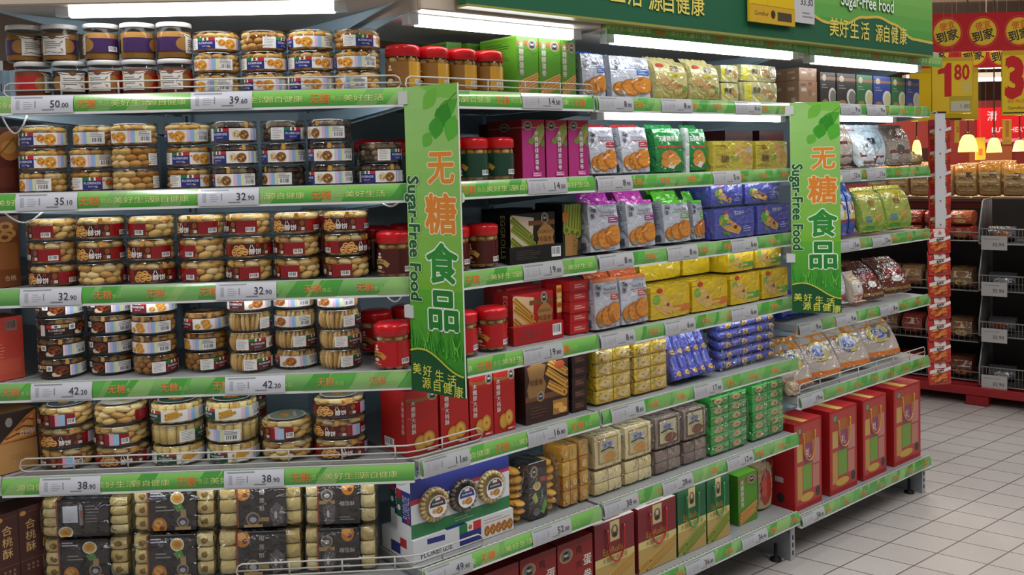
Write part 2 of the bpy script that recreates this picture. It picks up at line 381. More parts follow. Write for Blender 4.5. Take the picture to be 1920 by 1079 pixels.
PAL = {'balls': ['#d9b26c', '#c4934a', '#e2c488', '#b07c38'], 'dark': ['#4a382c', '#6d5947', '#3a2a22', '#8a765e'], 'peanut': ['#e2c07a', '#ead094', '#cf9f58', '#d8b068'], 'choc': ['#5a3a20', '#7a5a34', '#3a2818', '#a07a44'],
       'stick': ['#d8b06c', '#c89c58', '#e2c488'], 'cigar': ['#ead28e', '#dcc078'], 'oat': ['#ac7636', '#9a682c', '#c08e48']}
def contents(kind, r, h):
    def fn(g):
        q = random.Random(hash(kind) % 97 if False else len(kind) * 7); p = PAL[kind]
        g.lathe([(r * .6, .002), (r * .6, h * .88)], 16, p[-1], 'crumb'); g.disc(r * .6, h * .88, 16, p[0], 'crumb')
        if kind in ('stick', 'cigar'):
            n = 24 if kind == 'stick' else 15
            for i in range(n):
                a = 2 * PI * i / n + q.random() * .05; sl = (q.random() - .2) * .25 if kind == 'stick' else 0
                c = (r * .78 * math.sin(a), -r * .78 * math.cos(a), h * .46)
                if kind == 'stick': g.lump(c, r * .1, r * .17, h * .45, p[i % 3], 'crumb', (0, sl, a), .05)
                else: g.lathe([(0, h * .03), (r * .17, h * .04), (r * .17, h * .86), (r * .08, h * .88)], 8, p[i % 2], 'crumb', cx=c[0], cy=c[1])
            if kind == 'cigar':
                for i in range(7): g.lathe([(r * .15, h * .5), (r * .15, h * .86), (r * .07, h * .87)], 8, p[i % 2], 'crumb', cx=r * .4 * math.sin(i * .9), cy=-r * .4 * math.cos(i * .9))
            return
        nz = 3; s = .27 if kind in ('balls', 'peanut') else .2; n = {'balls': 11, 'peanut': 9, 'dark': 15, 'choc': 14, 'oat': 12}[kind]
        for j in range(nz):
            for i in range(n):
                a = 2 * PI * (i + .5 * j) / n + (q.random() - .5) * .2; rr = r * .76; z = h * (.225 + .26 * j) + (q.random() - .5) * h * .02
                sc = 1 + .2 * (q.random() - .5)
                if kind == 'peanut': g.lump((rr * math.sin(a), -rr * math.cos(a), z), r * .3 * sc, r * .2, h * .17, p[q.randrange(4)], 'crumb', ((q.random() - .5) * .7, (q.random() - .5) * .6, a), .06)
                else: g.lump((rr * math.sin(a), -rr * math.cos(a), z), r * s * sc, r * s * sc * .9, h * .175, p[q.randrange(len(p))], 'crumb', (0, 0, a), .14 if kind != 'oat' else .3)
        for i in range(9):
            a = i * 2.4; rr = r * .18 * math.sqrt(i + 1); g.lump((rr * math.sin(a), -rr * math.cos(a), h * .78), r * .24, r * .22, h * .15, p[q.randrange(len(p))], 'crumb', (0, 0, a), .1)
    return fn
def tub(loc, kind, lab, rot, r, h, label, group, tilt=0, sticker=None):
    t = thing('biscuit_tub', label, 'tub', loc, R(rot), group, rx=R(tilt)); k = (r, h)
    part('biscuits', ('c', kind, k), contents(kind, r, h), t, kind='stuff')
    def shell(g):
        g.lathe([(r * .93, .001), (r * .985, .004), (r, .008), (r, h * .74), (r * .985, h * .77)], 28, '#ffffff', 'clear'); g.lathe([(r * 1.003, .002), (r * 1.003, .006)], 28, '#ffffff', 'clear')
    part('shell', ('s', k), shell, t)
    def lid(g):
        g.lathe([(r * 1.012, h * .74), (r * 1.02, h * .76), (r * 1.02, h * .955), (r * 1.0, h * .975), (r * .9, h * .975), (r * .86, h * .945), (0.0005, h * .945)], 28, '#ffffff', 'clear'); g.lathe([(r * 1.022, h * .735), (r * 1.025, h * .765)], 28, '#fff', 'rim'); g.lathe([(r * 1.022, h * .945), (r * 1.005, h * .976), (r * .93, h * .977)], 28, '#fff', 'rim')
    part('lid', ('l', k), lid, t)
    part('label', ('b', lab, k), lambda g: g.art(cyl(r * 1.004, -R(100), R(100), h * .13, h * .66), LABELS[lab], R(200) * r / (h * .53), 'gloss', seg=24), t)
    def tape(g):
        a = 22; g.art(cyl(r * 1.022, R(a), R(a + 9), h * .7, h * .93), [('R', 0, 0, 1, 1, '#cf9540')], 1, 'gloss', seg=3)
    part('tape', ('t', k), tape, t)
    if sticker: part('lid_sticker', ('k', sticker, k), lambda g: (g.disc(r * .72, h * .9775, 26, '#e6e6e0', 'gloss'), g.disc(r * .66, h * .98, 26, sticker, 'gloss'), g.art(lambda u, v, q: ((u - .5) * r, (v - .5) * r, h * .981 + q), nut(.5, .4, .3, .2) + [('T', 'FLORENZIE', .5, .8, .16, '#f0f0f0', {'bold': .02})], 1)), t)
    return t
def glass_jar(loc, lab, rot, label, group, tilt=0):
    r, h = .0412, .088; t = thing('glass_jar', label, 'jar', loc, R(rot), group, rx=R(tilt))
    fillc = {'purple': '#94682f', 'red': '#74381c', 'green': '#3a2c20'}[lab]
    part('filling', ('gf', lab), lambda g: (g.lathe([(r * .9, .003), (r * .955, .008), (r * .955, h * .74), (r * .5, h * .77), (0.0005, h * .78)], 24, fillc, 'crumb')), t, kind='stuff')
    part('jar', 'gj', lambda g: g.lathe([(0.001, .001), (r * .92, .001), (r, .007), (r, h * .76), (r * .93, h * .85), (r * .93, h * .9)], 26, '#ffffff', 'glass'), t)
    part('lid', 'gl', lambda g: (g.lathe([(r * .97, h * .87), (r * 1.01, h * .88), (r * 1.01, h * .985), (r * .98, h)], 28, '#dcdcdc', 'cap'), g.disc(r * .98, h, 28, '#e4e4e4', 'cap')), t, 'white metal lid')
    def art(g):
        c = {'purple': '#3c2350', 'red': '#b01e1c', 'green': '#22382e'}[lab]
        it = [('R', 0, .08, 1, .8, c), ('E', .36, .45, .08, .34, '#94682f', 18), ('E', .64, .45, .08, .34, '#94682f', 18), ('P', [(.38, 0), (.62, 0), (.62, .82), (.66, 1), (.5, .9), (.34, 1), (.38, .82)], '#d9d6d0'), ('B', [(.35, .96), (.42, .84), (.5, .88), (.58, .84), (.65, .96)], .04, '#5d4a40'),
              ('E', .5, .9, .035, .12, '#6a4a38', 12)] + lines(.41, .3, .59, .7, 4, '#77726e', .45) + [('R', .39, .04, .61, .2, '#ccc8c2'), ('B', [(.4, .1), (.46, .16), (.54, .08), (.6, .14)], .03, '#5c5450')] + barcode(.86, .14, .96, .4)
        g.art(cyl(r * 1.006, -R(165), R(165), h * .16, h * .7), it, R(330) * r / (h * .54), 'gloss', seg=30)
    part('label', ('ga', lab), art, t)
    return t
def red_jar(loc, lab, rot, label, group):
    r, h = .0432, .118; t = thing('cookie_jar', label, 'jar', loc, R(rot), group)
    def cook(g):
        q = random.Random(3); p = PAL['balls']; g.lathe([(r * .5, .002), (r * .5, h * .7)], 12, p[-1], 'crumb')
        for j in range(5):
            for i in range(8): a = 2 * PI * (i + .5 * j) / 8; g.lump((r * .66 * math.sin(a), -r * .66 * math.cos(a), .013 + j * .0165), r * .31, r * .28, .011, p[q.randrange(4)], 'crumb', (.3, 0, a), .1)
    part('cookies', 'rc', cook, t, kind='stuff')
    part('jar', 'rj', lambda g: g.lathe([(r * .9, .001), (r, .006), (r, h * .68), (r * .95, h * .74)], 26, '#ffffff', 'clear'), t)
    part('lid', 'rl', lambda g: g.lathe([(r * .99, h * .73), (r * 1.02, h * .74), (r * 1.02, h * .9), (r * 1.0, h * .95), (r * .8, h * .985), (r * .4, h), (0.0005, h)], 30, '#c4141c', 'cap'), t, 'domed red plastic lid')
    def art(g):
        c, s = {'yellow': ('#c9952e', '#8a5a22'), 'green': ('#123a2a', '#b98a3a'), 'brown': ('#4a120e', '#b9924e'), 'red': ('#b3161c', '#c98a3a')}[lab]
        it = [('R', 0, 0, 1, 1, c)] + ([('R', .3, 0, .72, 1, '#8a5e28')] if lab == 'yellow' else []) + [('E', .5, .8, .02, .07, '#e6ddc8', 10), ('E', .5, .68, .035, .04, '#e6ddc8', 10), ('B', [(.38, .34), (.43, .48), (.5, .53), (.57, .48), (.62, .34)], .2, s), ('E', .5, .3, .06, .1, '#20140e', 12), ('E', .5, .27, .045, .07, '#e2c79a', 12)]
        it += [('T', '木糖醇曲奇', .5, .5, .1, '#5a3010', {'fit': .18})] + lines(.42, .06, .58, .16, 2, '#d8c8b0', .4) + barcode(.8, .08, .92, .3)
        g.art(cyl(r * 1.006, -R(150), R(150), h * .1, h * .62), it, R(300) * r / (h * .52), 'gloss', seg=30)
    part('label', ('ra', lab), art, t)
    return t
# ------------------------------------------------------------------ boxes, packets and bags
def room(sec, row, z):
    if row == 1: return {2: 1.815, 3: 1.795, 4: 1.79}[sec] - z
    return ZR[sec][row - 1] + (.012 if (sec, row) not in ((3, 2), (4, 2)) else -.028) - z
def fit(sec, row, x0, x1, yt, d, zb=None):
    z = ZT(sec, row) if zb is None else zb
    s0, s1 = s_at(sec, x0, z + .06, d), s_at(sec, x1, z + .06, d); sm = (s0 + s1) / 2
    return W(sec, sm, d, z), SECT[sec][3], s1 - s0, (z_at(sec, sm, d, yt) - z) if yt is not None else None, sm
def carton(name, sec, row, x0, x1, yt, d, dep, base, label, group=None, front=(), left=(), right=(), top=(), h=None, zb=None, cat='box', rot=0, parts=None, rx=0, sidec=None, m='card'):
    loc, rz, w, hh, sm = fit(sec, row, x0, x1, yt, d, zb); h = min(h or hh, room(sec, row, loc.z)); loc.z += .0006; w -= .0015
    def body(g):
        g.box(-w / 2, w / 2, 0, dep, 0, h, base, m, .0012)
        if sidec: g.art(L_(w, dep, h), [('R', .01, .01, .99, .99, sidec)], dep / h, m)
        if front: g.art(F_(w, h), front(w / h) if callable(front) else front, w / h, m)
        if left: g.art(L_(w, dep, h), left(dep / h) if callable(left) else left, dep / h, m)
        if right: g.art(R_(w, dep, h), right(dep / h) if callable(right) else right, dep / h, m)
        if top: g.art(T_(w, dep, h), top(w / dep) if callable(top) else top, w / dep, m)
    if not parts and not rx: o = solid(name, body, label, cat, group, loc, rz + R(rot)); return o, w, h, sm
    t = thing(name, label, cat, loc, rz + R(rot), group, rx=rx); part('body', None, body, t)
    if parts: parts(t, w, dep, h)
    return t, w, h, sm
def cords(col, off=.5, drop=.42, span=.42, r=.0028):
    def fn(t, w, d, h):
        for y, nm in ((-.004, 'front'), (d + .004, 'back')):
            x = w * span / 2; zt = h * .86; zb = zt - h * drop if nm == 'front' else zt + h * .001
            if nm == 'back': continue
            P = [(-x, .002, zt), (-x, -.006, zt + .004), (-x, -.007, zt - .01)] + [(-x * math.cos(PI * i / 10) , -.008, zt - .012 - (h * drop) * math.sin(PI * i / 10) ** .7) for i in range(1, 10)] + [(x, -.007, zt - .01), (x, -.006, zt + .004), (x, .002, zt)]
            part('handle', None, lambda g: g.tube(P, r, col, 'gloss'), t, 'looped cord handle')
    return fn
def sfn(w, d, h, k=.25, pinch=0., top=0., wob=0., seed=0):
    r = random.Random(seed); ph = [r.random() * 6 for _ in range(6)]
    def fn(x, y, z):
        X = x * math.sqrt(max(0, 1 - k * y * y / 2 - k * z * z / 2 * .4)); Y = y * math.sqrt(max(0, 1 - k * x * x / 2 - k * z * z / 2)); Z = z * math.sqrt(max(0, 1 - k * x * x / 4 - k * y * y / 2))
        t = 1 - pinch * abs(z) ** 4 - (top * max(0, z) ** 3); Y *= t
        q = wob * (math.sin(5 * x + ph[0]) * math.cos(4 * z + ph[1]) + .6 * math.sin(9 * z + 5 * x + ph[2]))
        return (X * w / 2, d / 2 + Y * d / 2 + q * (1 if y < 0 else -1) * .5 * (1 - x * x) * (1 - z ** 4), h / 2 + Z * h / 2)
    return fn
def packet(name, sec, row, x0, x1, yt, d, dep, base, label, group=None, front=(), left=(), top=(), h=None, zb=None, k=.22, pinch=0., tp=0., wob=.002, cat='packet', fin=None, finb=None, rx=0, rot=0, sidec=None, topc=None, m='film', seed=0, extra=None, seg=6, lift=0.):
    loc, rz, w, hh, sm = fit(sec, row, x0, x1, yt, d, zb); h = min(h or hh, room(sec, row, loc.z) - (fin[0] + .004 if fin else .002)); loc.z += .0012 + math.sin(R(abs(rx))) * dep * (1 - .45 * pinch); w *= .985
    t = thing(name, label, cat, loc + Vector((0, 0, lift)), rz + R(rot), group, rx=R(rx)); fn = sfn(w, dep, h, k, pinch, tp, wob, seed)
    def body(g):
        g.soft(fn, 9, lambda f, u, v: {2: sidec or base, 3: sidec or base, 4: topc or base}.get(f, base), m)
        def mp(u, v, q): p = fn(2 * u - 1, -1, 2 * v - 1); return (p[0], p[1] - q * 2.2 - .0006, p[2])
        def ml(u, v, q): p = fn(-1, 1 - 2 * u, 2 * v - 1); return (p[0] - q * 2.2 - .0006, p[1], p[2])
        def mt(u, v, q): p = fn(2 * u - 1, 2 * v - 1, 1); return (p[0], p[1], p[2] + q * 2.2 + .0006)
        if front: g.art(mp, front(w / h) if callable(front) else front, w / h, m, seg=seg)
        if left: g.art(ml, left, dep / h, m, seg=seg)
        if top: g.art(mt, top(w / dep) if callable(top) else top, w / dep, m, seg=seg)
    part('wrapper', None, body, t)
    def finm(g, z0, z1, c, y0, y1):
        n = 16; P = []
        for i in range(n + 1):
            x = (i / n - .5) * w * .96; wv = .004 * math.sin(i * 1.9 + seed); P += [(x, y0 + wv * .3, z0), (x, y1 + wv, z1 + .002 * (i % 2))]
        g.mesh(P, [(2 * i, 2 * i + 2, 2 * i + 3, 2 * i + 1) for i in range(n)], c, m, True)
    if fin: part('top_seal', None, lambda g: finm(g, h * .96, h + fin[0], fin[1], dep * .5, dep * (.5 + fin[2] if len(fin) > 2 else .5)), t)
    if finb: part('bottom_seal', None, lambda g: finm(g, .012, .003, finb, dep * .4, dep * .02), t)
    if extra: extra(t, w, dep, h)
    return t, w, h, sm
# ================================================================== setting
def simple(name, col, rough, noise=None):
    m = bpy.data.materials.new(name); m.use_nodes = True; nt = m.node_tree; b = nt.nodes['Principled BSDF']; b.inputs['Base Color'].default_value = (*H(col), 1); b.inputs['Roughness'].default_value = rough
    if noise:
        tc = nt.nodes.new('ShaderNodeTexCoord'); nz = nt.nodes.new('ShaderNodeTexNoise'); nz.inputs['Scale'].default_value = noise[0]; mx = nt.nodes.new('ShaderNodeMix'); mx.data_type = 'RGBA'
        mx.inputs[6].default_value = (*H(col), 1); mx.inputs[7].default_value = (*H(noise[1]), 1)
        nt.links.new(tc.outputs['Object'], nz.inputs['Vector']); nt.links.new(nz.outputs['Fac'], mx.inputs[0]); nt.links.new(mx.outputs[2], b.inputs['Base Color'])
    M[name] = m; return m
def tile_mat():
    m = bpy.data.materials.new('floor_tiles'); m.use_nodes = True; nt = m.node_tree; b = nt.nodes['Principled BSDF']
    e1 = (.16 * math.cos(R(35)), .16 * math.sin(R(35))); e2 = (.167 * math.cos(R(-39)), .167 * math.sin(R(-39))); det = e1[0] * e2[1] - e1[1] * e2[0]
    rows = ((e2[1] / det, -e2[0] / det), (-e1[1] / det, e1[0] / det)); p0 = (1.813, 1.205)
    geo = nt.nodes.new('ShaderNodeNewGeometry'); N = nt.nodes.new; Lk = nt.links.new; outs = []; cells = []
    for rx, ry in rows:
        d = N('ShaderNodeVectorMath'); d.operation = 'DOT_PRODUCT'; d.inputs[1].default_value = (rx, ry, 0); Lk(geo.outputs['Position'], d.inputs[0])
        ad = N('ShaderNodeMath'); ad.operation = 'ADD'; ad.inputs[1].default_value = -(rx * p0[0] + ry * p0[1]) + 100; Lk(d.outputs['Value'], ad.inputs[0])
        fr = N('ShaderNodeMath'); fr.operation = 'PINGPONG'; fr.inputs[1].default_value = .5; Lk(ad.outputs[0], fr.inputs[0])
        lt = N('ShaderNodeMath'); lt.operation = 'LESS_THAN'; lt.inputs[1].default_value = .016; Lk(fr.outputs[0], lt.inputs[0]); outs.append(lt)
        fl = N('ShaderNodeMath'); fl.operation = 'FLOOR'; Lk(ad.outputs[0], fl.inputs[0]); cells.append(fl)
    mxm = N('ShaderNodeMath'); mxm.operation = 'MAXIMUM'; Lk(outs[0].outputs[0], mxm.inputs[0]); Lk(outs[1].outputs[0], mxm.inputs[1])
    cx = N('ShaderNodeCombineXYZ'); Lk(cells[0].outputs[0], cx.inputs[0]); Lk(cells[1].outputs[0], cx.inputs[1])
    wn = N('ShaderNodeTexWhiteNoise'); wn.noise_dimensions = '2D'; Lk(cx.outputs[0], wn.inputs['Vector'])
    nz = N('ShaderNodeTexNoise'); nz.inputs['Scale'].default_value = 140; Lk(geo.outputs['Position'], nz.inputs['Vector'])
    s = N('ShaderNodeMath'); s.operation = 'MULTIPLY_ADD'; s.inputs[1].default_value = .35; Lk(wn.outputs['Value'], s.inputs[0]); Lk(nz.outputs['Fac'], s.inputs[2])
    c1 = N('ShaderNodeMix'); c1.data_type = 'RGBA'; c1.inputs[6].default_value = (*H('#a9a4a2'), 1); c1.inputs[7].default_value = (*H('#bab5b2'), 1); Lk(s.outputs[0], c1.inputs[0])
    c2 = N('ShaderNodeMix'); c2.data_type = 'RGBA'; c2.inputs[7].default_value = (*H('#5f5652'), 1); Lk(c1.outputs[2], c2.inputs[6]); Lk(mxm.outputs[0], c2.inputs[0]); Lk(c2.outputs[2], b.inputs['Base Color'])
    b.inputs['Roughness'].default_value = .32; M['tiles'] = m
tile_mat(); simple('ceiling_paint', '#b09c8c', .8, (1.5, '#98867a')); simple('far_wall_paint', '#a06a50', .8, (1.2, '#804f3c'))
solid('floor', lambda g: g.box(-9, 14, -6, 16, -.05, 0, '#fff', 'tiles'), kind='structure')
solid('ceiling', lambda g: g.box(-9, 14, -6, 16, 3.65, 3.75, '#fff', 'ceiling_paint'), kind='structure')
solid('wall_back', lambda g: g.box(-9, 14, 16, 16.1, 0, 3.65, '#fff', 'far_wall_paint'), kind='structure')
for i in range(9):
    solid('trim_%d' % (i + 1), lambda g: g.box(-2, 14, -.07, .07, 3.47, 3.65, '#7a6a5e', 'matte'), kind='structure', key='beam', loc=(0, 5.5 + i * 1.15, 0))

# ================================================================== gondola shelving
BLUE_CAST, STEEL = '#9fb6c4', '#c6c9c8'  # blue-grey has the bluish light of the cool tubes mixed into it
def arc(L, h=.039, z0=.006):
    return lambda u, v, k: (u * L, -.006 - .0035 * math.sin(PI * v) + .006 * v - k, z0 + v * h)
def rail_art(L, style, seed, flip=False):
    q = random.Random(seed); it = [('GR', 0, 0, 1, 1, *(('#3f9a34', '#86bf62') if style == 'text' else ('#4a9440', '#82b26c')))]; x = -q.random() * .15
    while x < L + .05:
        for k in range(2 if style == 'text' else 3):
            a = max(0., (x + q.random() * .2) / L); b = min(1., a + .05 / L)
            if a < 1 and b > a: cc = q.choice(['#58a547', '#86b46a', '#4a963e', '#74a95e']); e0, e1 = min(1, a + .03 / L), min(1, b + .02 / L); it += [('P', [(a + (e0 - a) * k_ / 6, k_ / 6), (b + (e1 - b) * k_ / 6, k_ / 6), (b + (e1 - b) * (k_ + 1) / 6, (k_ + 1) / 6), (a + (e0 - a) * (k_ + 1) / 6, (k_ + 1) / 6)], cc) for k_ in range(6)]
        if style == 'text':
            for st, dx, sz, c, o in (('无糖', .035, .62, '#d9813a', {'bold': .02}), ('食品', .075, .36, '#a8cf6e', {}), ('美好生活', .14, .42, '#cfe08a', {'sx': 1.5}), ('源自健康', .225, .42, '#cfe08a', {'sx': 1.4})):
                if .03 < x + dx < L - .04: it.append(('T', st, (x + dx) / L, .45, sz, c, o))
            x += .275
        else:
            if .03 < x + .05 < L - .03: it += [('T', '无糖', (x + .05) / L, .5, .55, '#d98a4a', {'bold': .02}), ('T', '食品', (x + .083) / L, .4, .3, '#a8cf6e')]
            x += .125
    return it
def rail_parts(t, L, style, seed, x0=0.):
    M_ = arc(L)
    def fn(g):
        mp = lambda u, v, k: (x0 + M_(u, v, k)[0], *M_(u, v, k)[1:])
        n = 8; P = [mp(u, j / n, 0) for j in range(n + 1) for u in (0, 1)]; g.mesh(P, [(2 * j, 2 * j + 1, 2 * j + 3, 2 * j + 2) for j in range(n)], '#5fae4a', 'rail')
        g.art(mp, rail_art(L, style, seed), L / .039, 'rail', 6e-6, vseg=8)
        g.box(x0, x0 + L, -.006, .012, 0, .006, '#e2e4e4', 'rail'); g.box(x0, x0 + L, .003, .006, .006, .047, '#d6d8d8', 'rail')
    part('price_rail', None, fn, t, 'green and yellow printed price rail along the front edge')
def bracket(t, x, dx, dep, dz=.045):
    def fn(g):
        P = [(x, .01, .012), (x + dx, dep, .012), (x + dx, dep, -dz), (x + dx * .03 / dep, .03, .0)]; q = [(a + .004, b, c) for a, b, c in P]
        g.mesh(P + q, [(0, 1, 2, 3), (7, 6, 5, 4)] + [(i, i + 4, (i + 1) % 4 + 4, (i + 1) % 4) for i in range(4)], BLUE_CAST, 'metal', False)
    part('bracket', None, fn, t)
HID = {(1, r) for r in (1, 2, 3, 4, 5)} | {(2, r) for r in (3, 4, 5)} | {(3, r) for r in (2, 3, 4, 5, 6)} | {(4, r) for r in (2, 3, 4, 5)}
def tube_part(t, x0, x1, y, z, r=.012, bare=False):
    def fn(g):
        n = 10; P = [(x, y + r * math.cos(2 * PI * k / n), z + r * math.sin(2 * PI * k / n)) for x in (x0, x1) for k in range(n)]
        g.mesh(P, [(k, (k + 1) % n, (k + 1) % n + n, k + n) for k in range(n)] + [tuple(range(n)), tuple(range(n, 2 * n))], '#fff', 'tube')
    part('light_tube', None, fn, t, 'lit white fluorescent tube')
    if bare: return
    part('tube_holder', None, lambda g: (g.box(x0 - .03, x0, y - .014, y + .014, z - .01, z + .03, '#c8ccd0', 'metal'), g.box(x1, x1 + .03, y - .014, y + .014, z - .01, z + .03, '#c8ccd0', 'metal'), g.box(x0 - .03, x1 + .03, y - .012, y + .03, z + r + .002, z + .03, '#d2d6d8', 'metal')), t)
NAMES = {1: 'corner bay', 2: 'narrow middle bay', 3: 'wide middle bay', 4: 'end bay', 0: 'left side bay'}
LEV = {1: 'top', 2: 'second', 3: 'third', 4: 'fourth', 5: 'fifth', 6: 'sixth', 7: 'lowest'}
TA = math.tan(A)
def shelf(sec, row, x0, x1, dep, style, tube=None, wedge=False):
    O, u, n, a = SECT[sec]; z = ZR[sec][row]; L = x1 - x0
    t = thing('gondola_shelf', f'pale metal shelf with green price rail, {LEV[row]} shelf of the {NAMES[sec]}', 'shelf', O + Vector((0, 0, z)), a, 'gondola shelves of the ' + NAMES[sec])
    def board(g):
        xs = (x0 + TA * dep, x1 - TA * dep) if wedge else (x0 + .002, x1 - .002)
        P = [(x0 + .002, .006, .041), (x1 - .002, .006, .041), (xs[1], dep, .041), (xs[0], dep, .041)]; q = [(p, r, .018) for p, r, s in P]
        g.mesh(P + q, [(0, 1, 2, 3), (7, 6, 5, 4)] + [(i, i + 4, (i + 1) % 4 + 4, (i + 1) % 4) for i in range(4)], '#8d9090', 'metal', False)
        if not wedge:
            for k in range(int(L / .02)):
                g.box(x0 + .012 + k * .02, x0 + .018 + k * .02, .014, .02, .0405, .0415, '#5a5e60', 'matte')
    part('board', None, board, t)
    if z > .2:
        bracket(t, x0 + .004, TA * dep if wedge else 0, dep); bracket(t, x1 - .008, -TA * dep if wedge else 0, dep)
    rail_parts(t, L - .008, style, sec * 10 + row, x0 + .004)
    if tube: tube_part(t, tube[0], tube[1], .035, -.01, .009)
    elif (sec, row) in HID: tube_part(t, x0 + .06, x1 - .06, .026, .0085, .005, True)
    return t
DW, DB = .428, .478
for r_ in range(1, 7): shelf(1, r_, 0, 1, DW, 'text' if r_ in (1, 2, 5) else 'leaf', wedge=True)
for r_ in range(1, 8): shelf(2, r_, .008, .633, DB, 'text')
for r_ in range(1, 8): shelf(3, r_, .637, 1.632, DB, 'leaf', (.70, 1.58) if r_ == 1 else None)
for r_ in range(1, 7): shelf(4, r_, 1.637, 2.62, DB, 'leaf', (1.72, 2.36) if r_ == 1 else None)
for r_ in range(1, 7): shelf(0, r_, -1.3, -.008, DB, 'leaf')

def canopy(sec, x0, x1, z, dep, wedge, tube, label, strip=False, tz=-.022, ty=.06):
    O, u, n, a = SECT[sec]; t = thing('canopy_shelf', label, 'canopy', O + Vector((0, 0, z)), a)
    def board(g):
        xs = (x0 + TA * dep, x1 - TA * dep) if wedge else (x0, x1)
        P = [(x0 + .004, -.03, .05), (x1 - .006, -.03, .05), (xs[1], dep, .05), (xs[0], dep, .05)]; q = [(p, r, .0) for p, r, s in P]
        g.mesh(P + q, [(0, 1, 2, 3), (7, 6, 5, 4)] + [(i, i + 4, (i + 1) % 4 + 4, (i + 1) % 4) for i in range(4)], '#b9ada0', 'metal', False)
        g.box(x0 + .006, x1 - .008, -.05, -.03, 0, .05, '#b9aa9a', 'metal', .003)
    part('board', None, board, t)
    bracket(t, x0 + .004, TA * dep if wedge else 0, dep, .08); bracket(t, x1 - .008, -TA * dep if wedge else 0, dep, .08)
    if strip:
        part('printed_strip', None, lambda g: (g.box(x0, x1, -.058, -.052, -.012, .03, '#6aa84a', 'rail'), g.art(lambda u, v, k: (x0 + u * (x1 - x0), -.058 - k, -.012 + .042 * v), rail_art(x1 - x0, 'text', sec + 50), (x1 - x0) / .042, 'rail', 6e-6, vseg=2)), t)
    tube_part(t, *tube, ty, tz, .013)
canopy(1, 0, 1, 1.862, DW, True, (.22, .84), 'pale canopy with a lit tube over the corner bay', tz=-.012, ty=-.005)
canopy(2, .016, .633, 1.84, DB, False, (.05, .57), 'pale canopy with a lit tube over the narrow middle bay', tz=-.018, ty=.02)
canopy(3, .637, 1.632, 1.835, DB, False, (.69, 1.575), 'green printed canopy with a lit tube over the wide middle bay', True, tz=-.022, ty=-.02)
canopy(4, 1.637, 2.62, 1.83, DB, False, (1.71, 2.46), 'green printed canopy with a lit tube over the end bay', True, tz=-.024, ty=-.02)
def frame(label, sec, bays, dep, zt, legs=()):
    O, u, n, a = SECT[sec]; t = thing('gondola_stand', label, 'shelving frame', O, a)
    for x0, x1 in bays:
        part('back_panel', None, lambda g: g.box(x0, x1, dep + .002, dep + .022, .12, zt, BLUE_CAST, 'metal'), t)
        x0 = x0 + .016 if x0 == bays[0][0] else x0
        part('upright', None, lambda g: (g.box(x0 - .012, x0 + .012, dep - .02, dep + .03, 0.001, zt, '#7f94a2', 'metal'), [g.box(x0 - .003, x0 + .003, dep - .0205, dep - .0195, .2 + .05 * k, .225 + .05 * k, '#2c343a', 'matte') for k in range(32)]), t)
    x1 = bays[-1][1]
    if sec == 1:
        for xx, sg in ((bays[0][0], -1), (bays[0][1], 1)): part('corner_filler', None, lambda g: g.mesh([(xx - sg * .01, dep + .012, .12), (xx + sg * .12, dep + .1, .12), (xx + sg * .12, dep + .1, zt), (xx - sg * .01, dep + .012, zt)], [(0, 1, 2, 3)], BLUE_CAST, 'metal', False), t)
    x1 -= .016 if sec == 0 else 0
    part('upright', None, lambda g: g.box(x1 - .012, x1 + .012, dep - .02, dep + .03, 0.001, zt, '#7f94a2', 'metal'), t)
    for x in legs:
        lg = part('base_leg', None, lambda g: (g.box(x - .012, x + .012, .02, dep - .02, .001, .1, '#8f9296', 'metal'), g.box(x - .013, x + .013, .018, .021, .001, .118, '#a5a8ab', 'metal'), [g.box(x - .003, x + .003, .0165, .0185, .02 + .028 * k, .036 + .028 * k, '#1c1c1e', 'matte') for k in range(3)]), t)
        part('levelling_foot', None, lambda g: (g.lathe([(.022, .001), (.02, .008), (.006, .014), (.006, .06)], 12, '#161616', 'matte', cx=x - .045, cy=.06)), lg)
frame('blue-lit pale steel back frame of the wedge shaped corner bay', 1, [(TA * DW + .0, 1 - TA * DW - .0)], DW + .022, 1.84)
frame('blue-lit pale steel back frame with grey legs behind the three right bays', 2, [(.012, .635), (.635, 1.634), (1.634, 2.61)], DB + .022, 1.82, (.64, 1.62, 2.6))
frame('blue-lit pale steel back frame behind the left side bay', 0, [(-1.35, -.9), (-.9, -.45), (-.45, -.012)], DB + .022, 1.82)

# price tags
def tag(sec, row, x, num, w=.14, label=None, dec=None, tilt=0):
    O, u, n, a = SECT[sec]; z = ZR[sec][row]; t_ = arc(w, .0405, .0045)
    def fn(g):
        mp = lambda u_, v, k: (t_(u_, v, k)[0] - w / 2, t_(u_, v, k)[1] - .0028, t_(u_, v, k)[2])
        it = [('R', .08, .2, .14, .75, '#a9acb8')] + lines(.05, .83, .75, .96, 1, '#8a8c98', .6) + lines(.2, .2, .36, .7, 4, '#a4a7b4', .3) + lines(.5, .08, .8, .26, 1, '#80838f', .4) + [('R', .38, .3, .4, .7, '#8f92a0')]
        a_, b_ = num.split('.')
        it += [('T', a_, .79, .52, .62, '#3a3c48', {'al': 'r', 'bold': .008}), ('T', '.' + b_, .8, .43, .4, '#3a3c48', {'al': 'l', 'bold': .006})]
        n_ = 8; P = [mp(u_, j / n_, 0) for j in range(n_ + 1) for u_ in (0, 1)]; g.mesh(P, [(2 * j, 2 * j + 1, 2 * j + 3, 2 * j + 2) for j in range(n_)], '#c9ccd6' if sec == 1 else '#b2b3b8', 'rail')
        g.art(mp, it, w / .04, 'rail', 1e-5, vseg=12)
    solid('price_tag', fn, label, 'price tag', 'price tags in the rails of the ' + NAMES[sec], W(sec, x, 0, z), a)
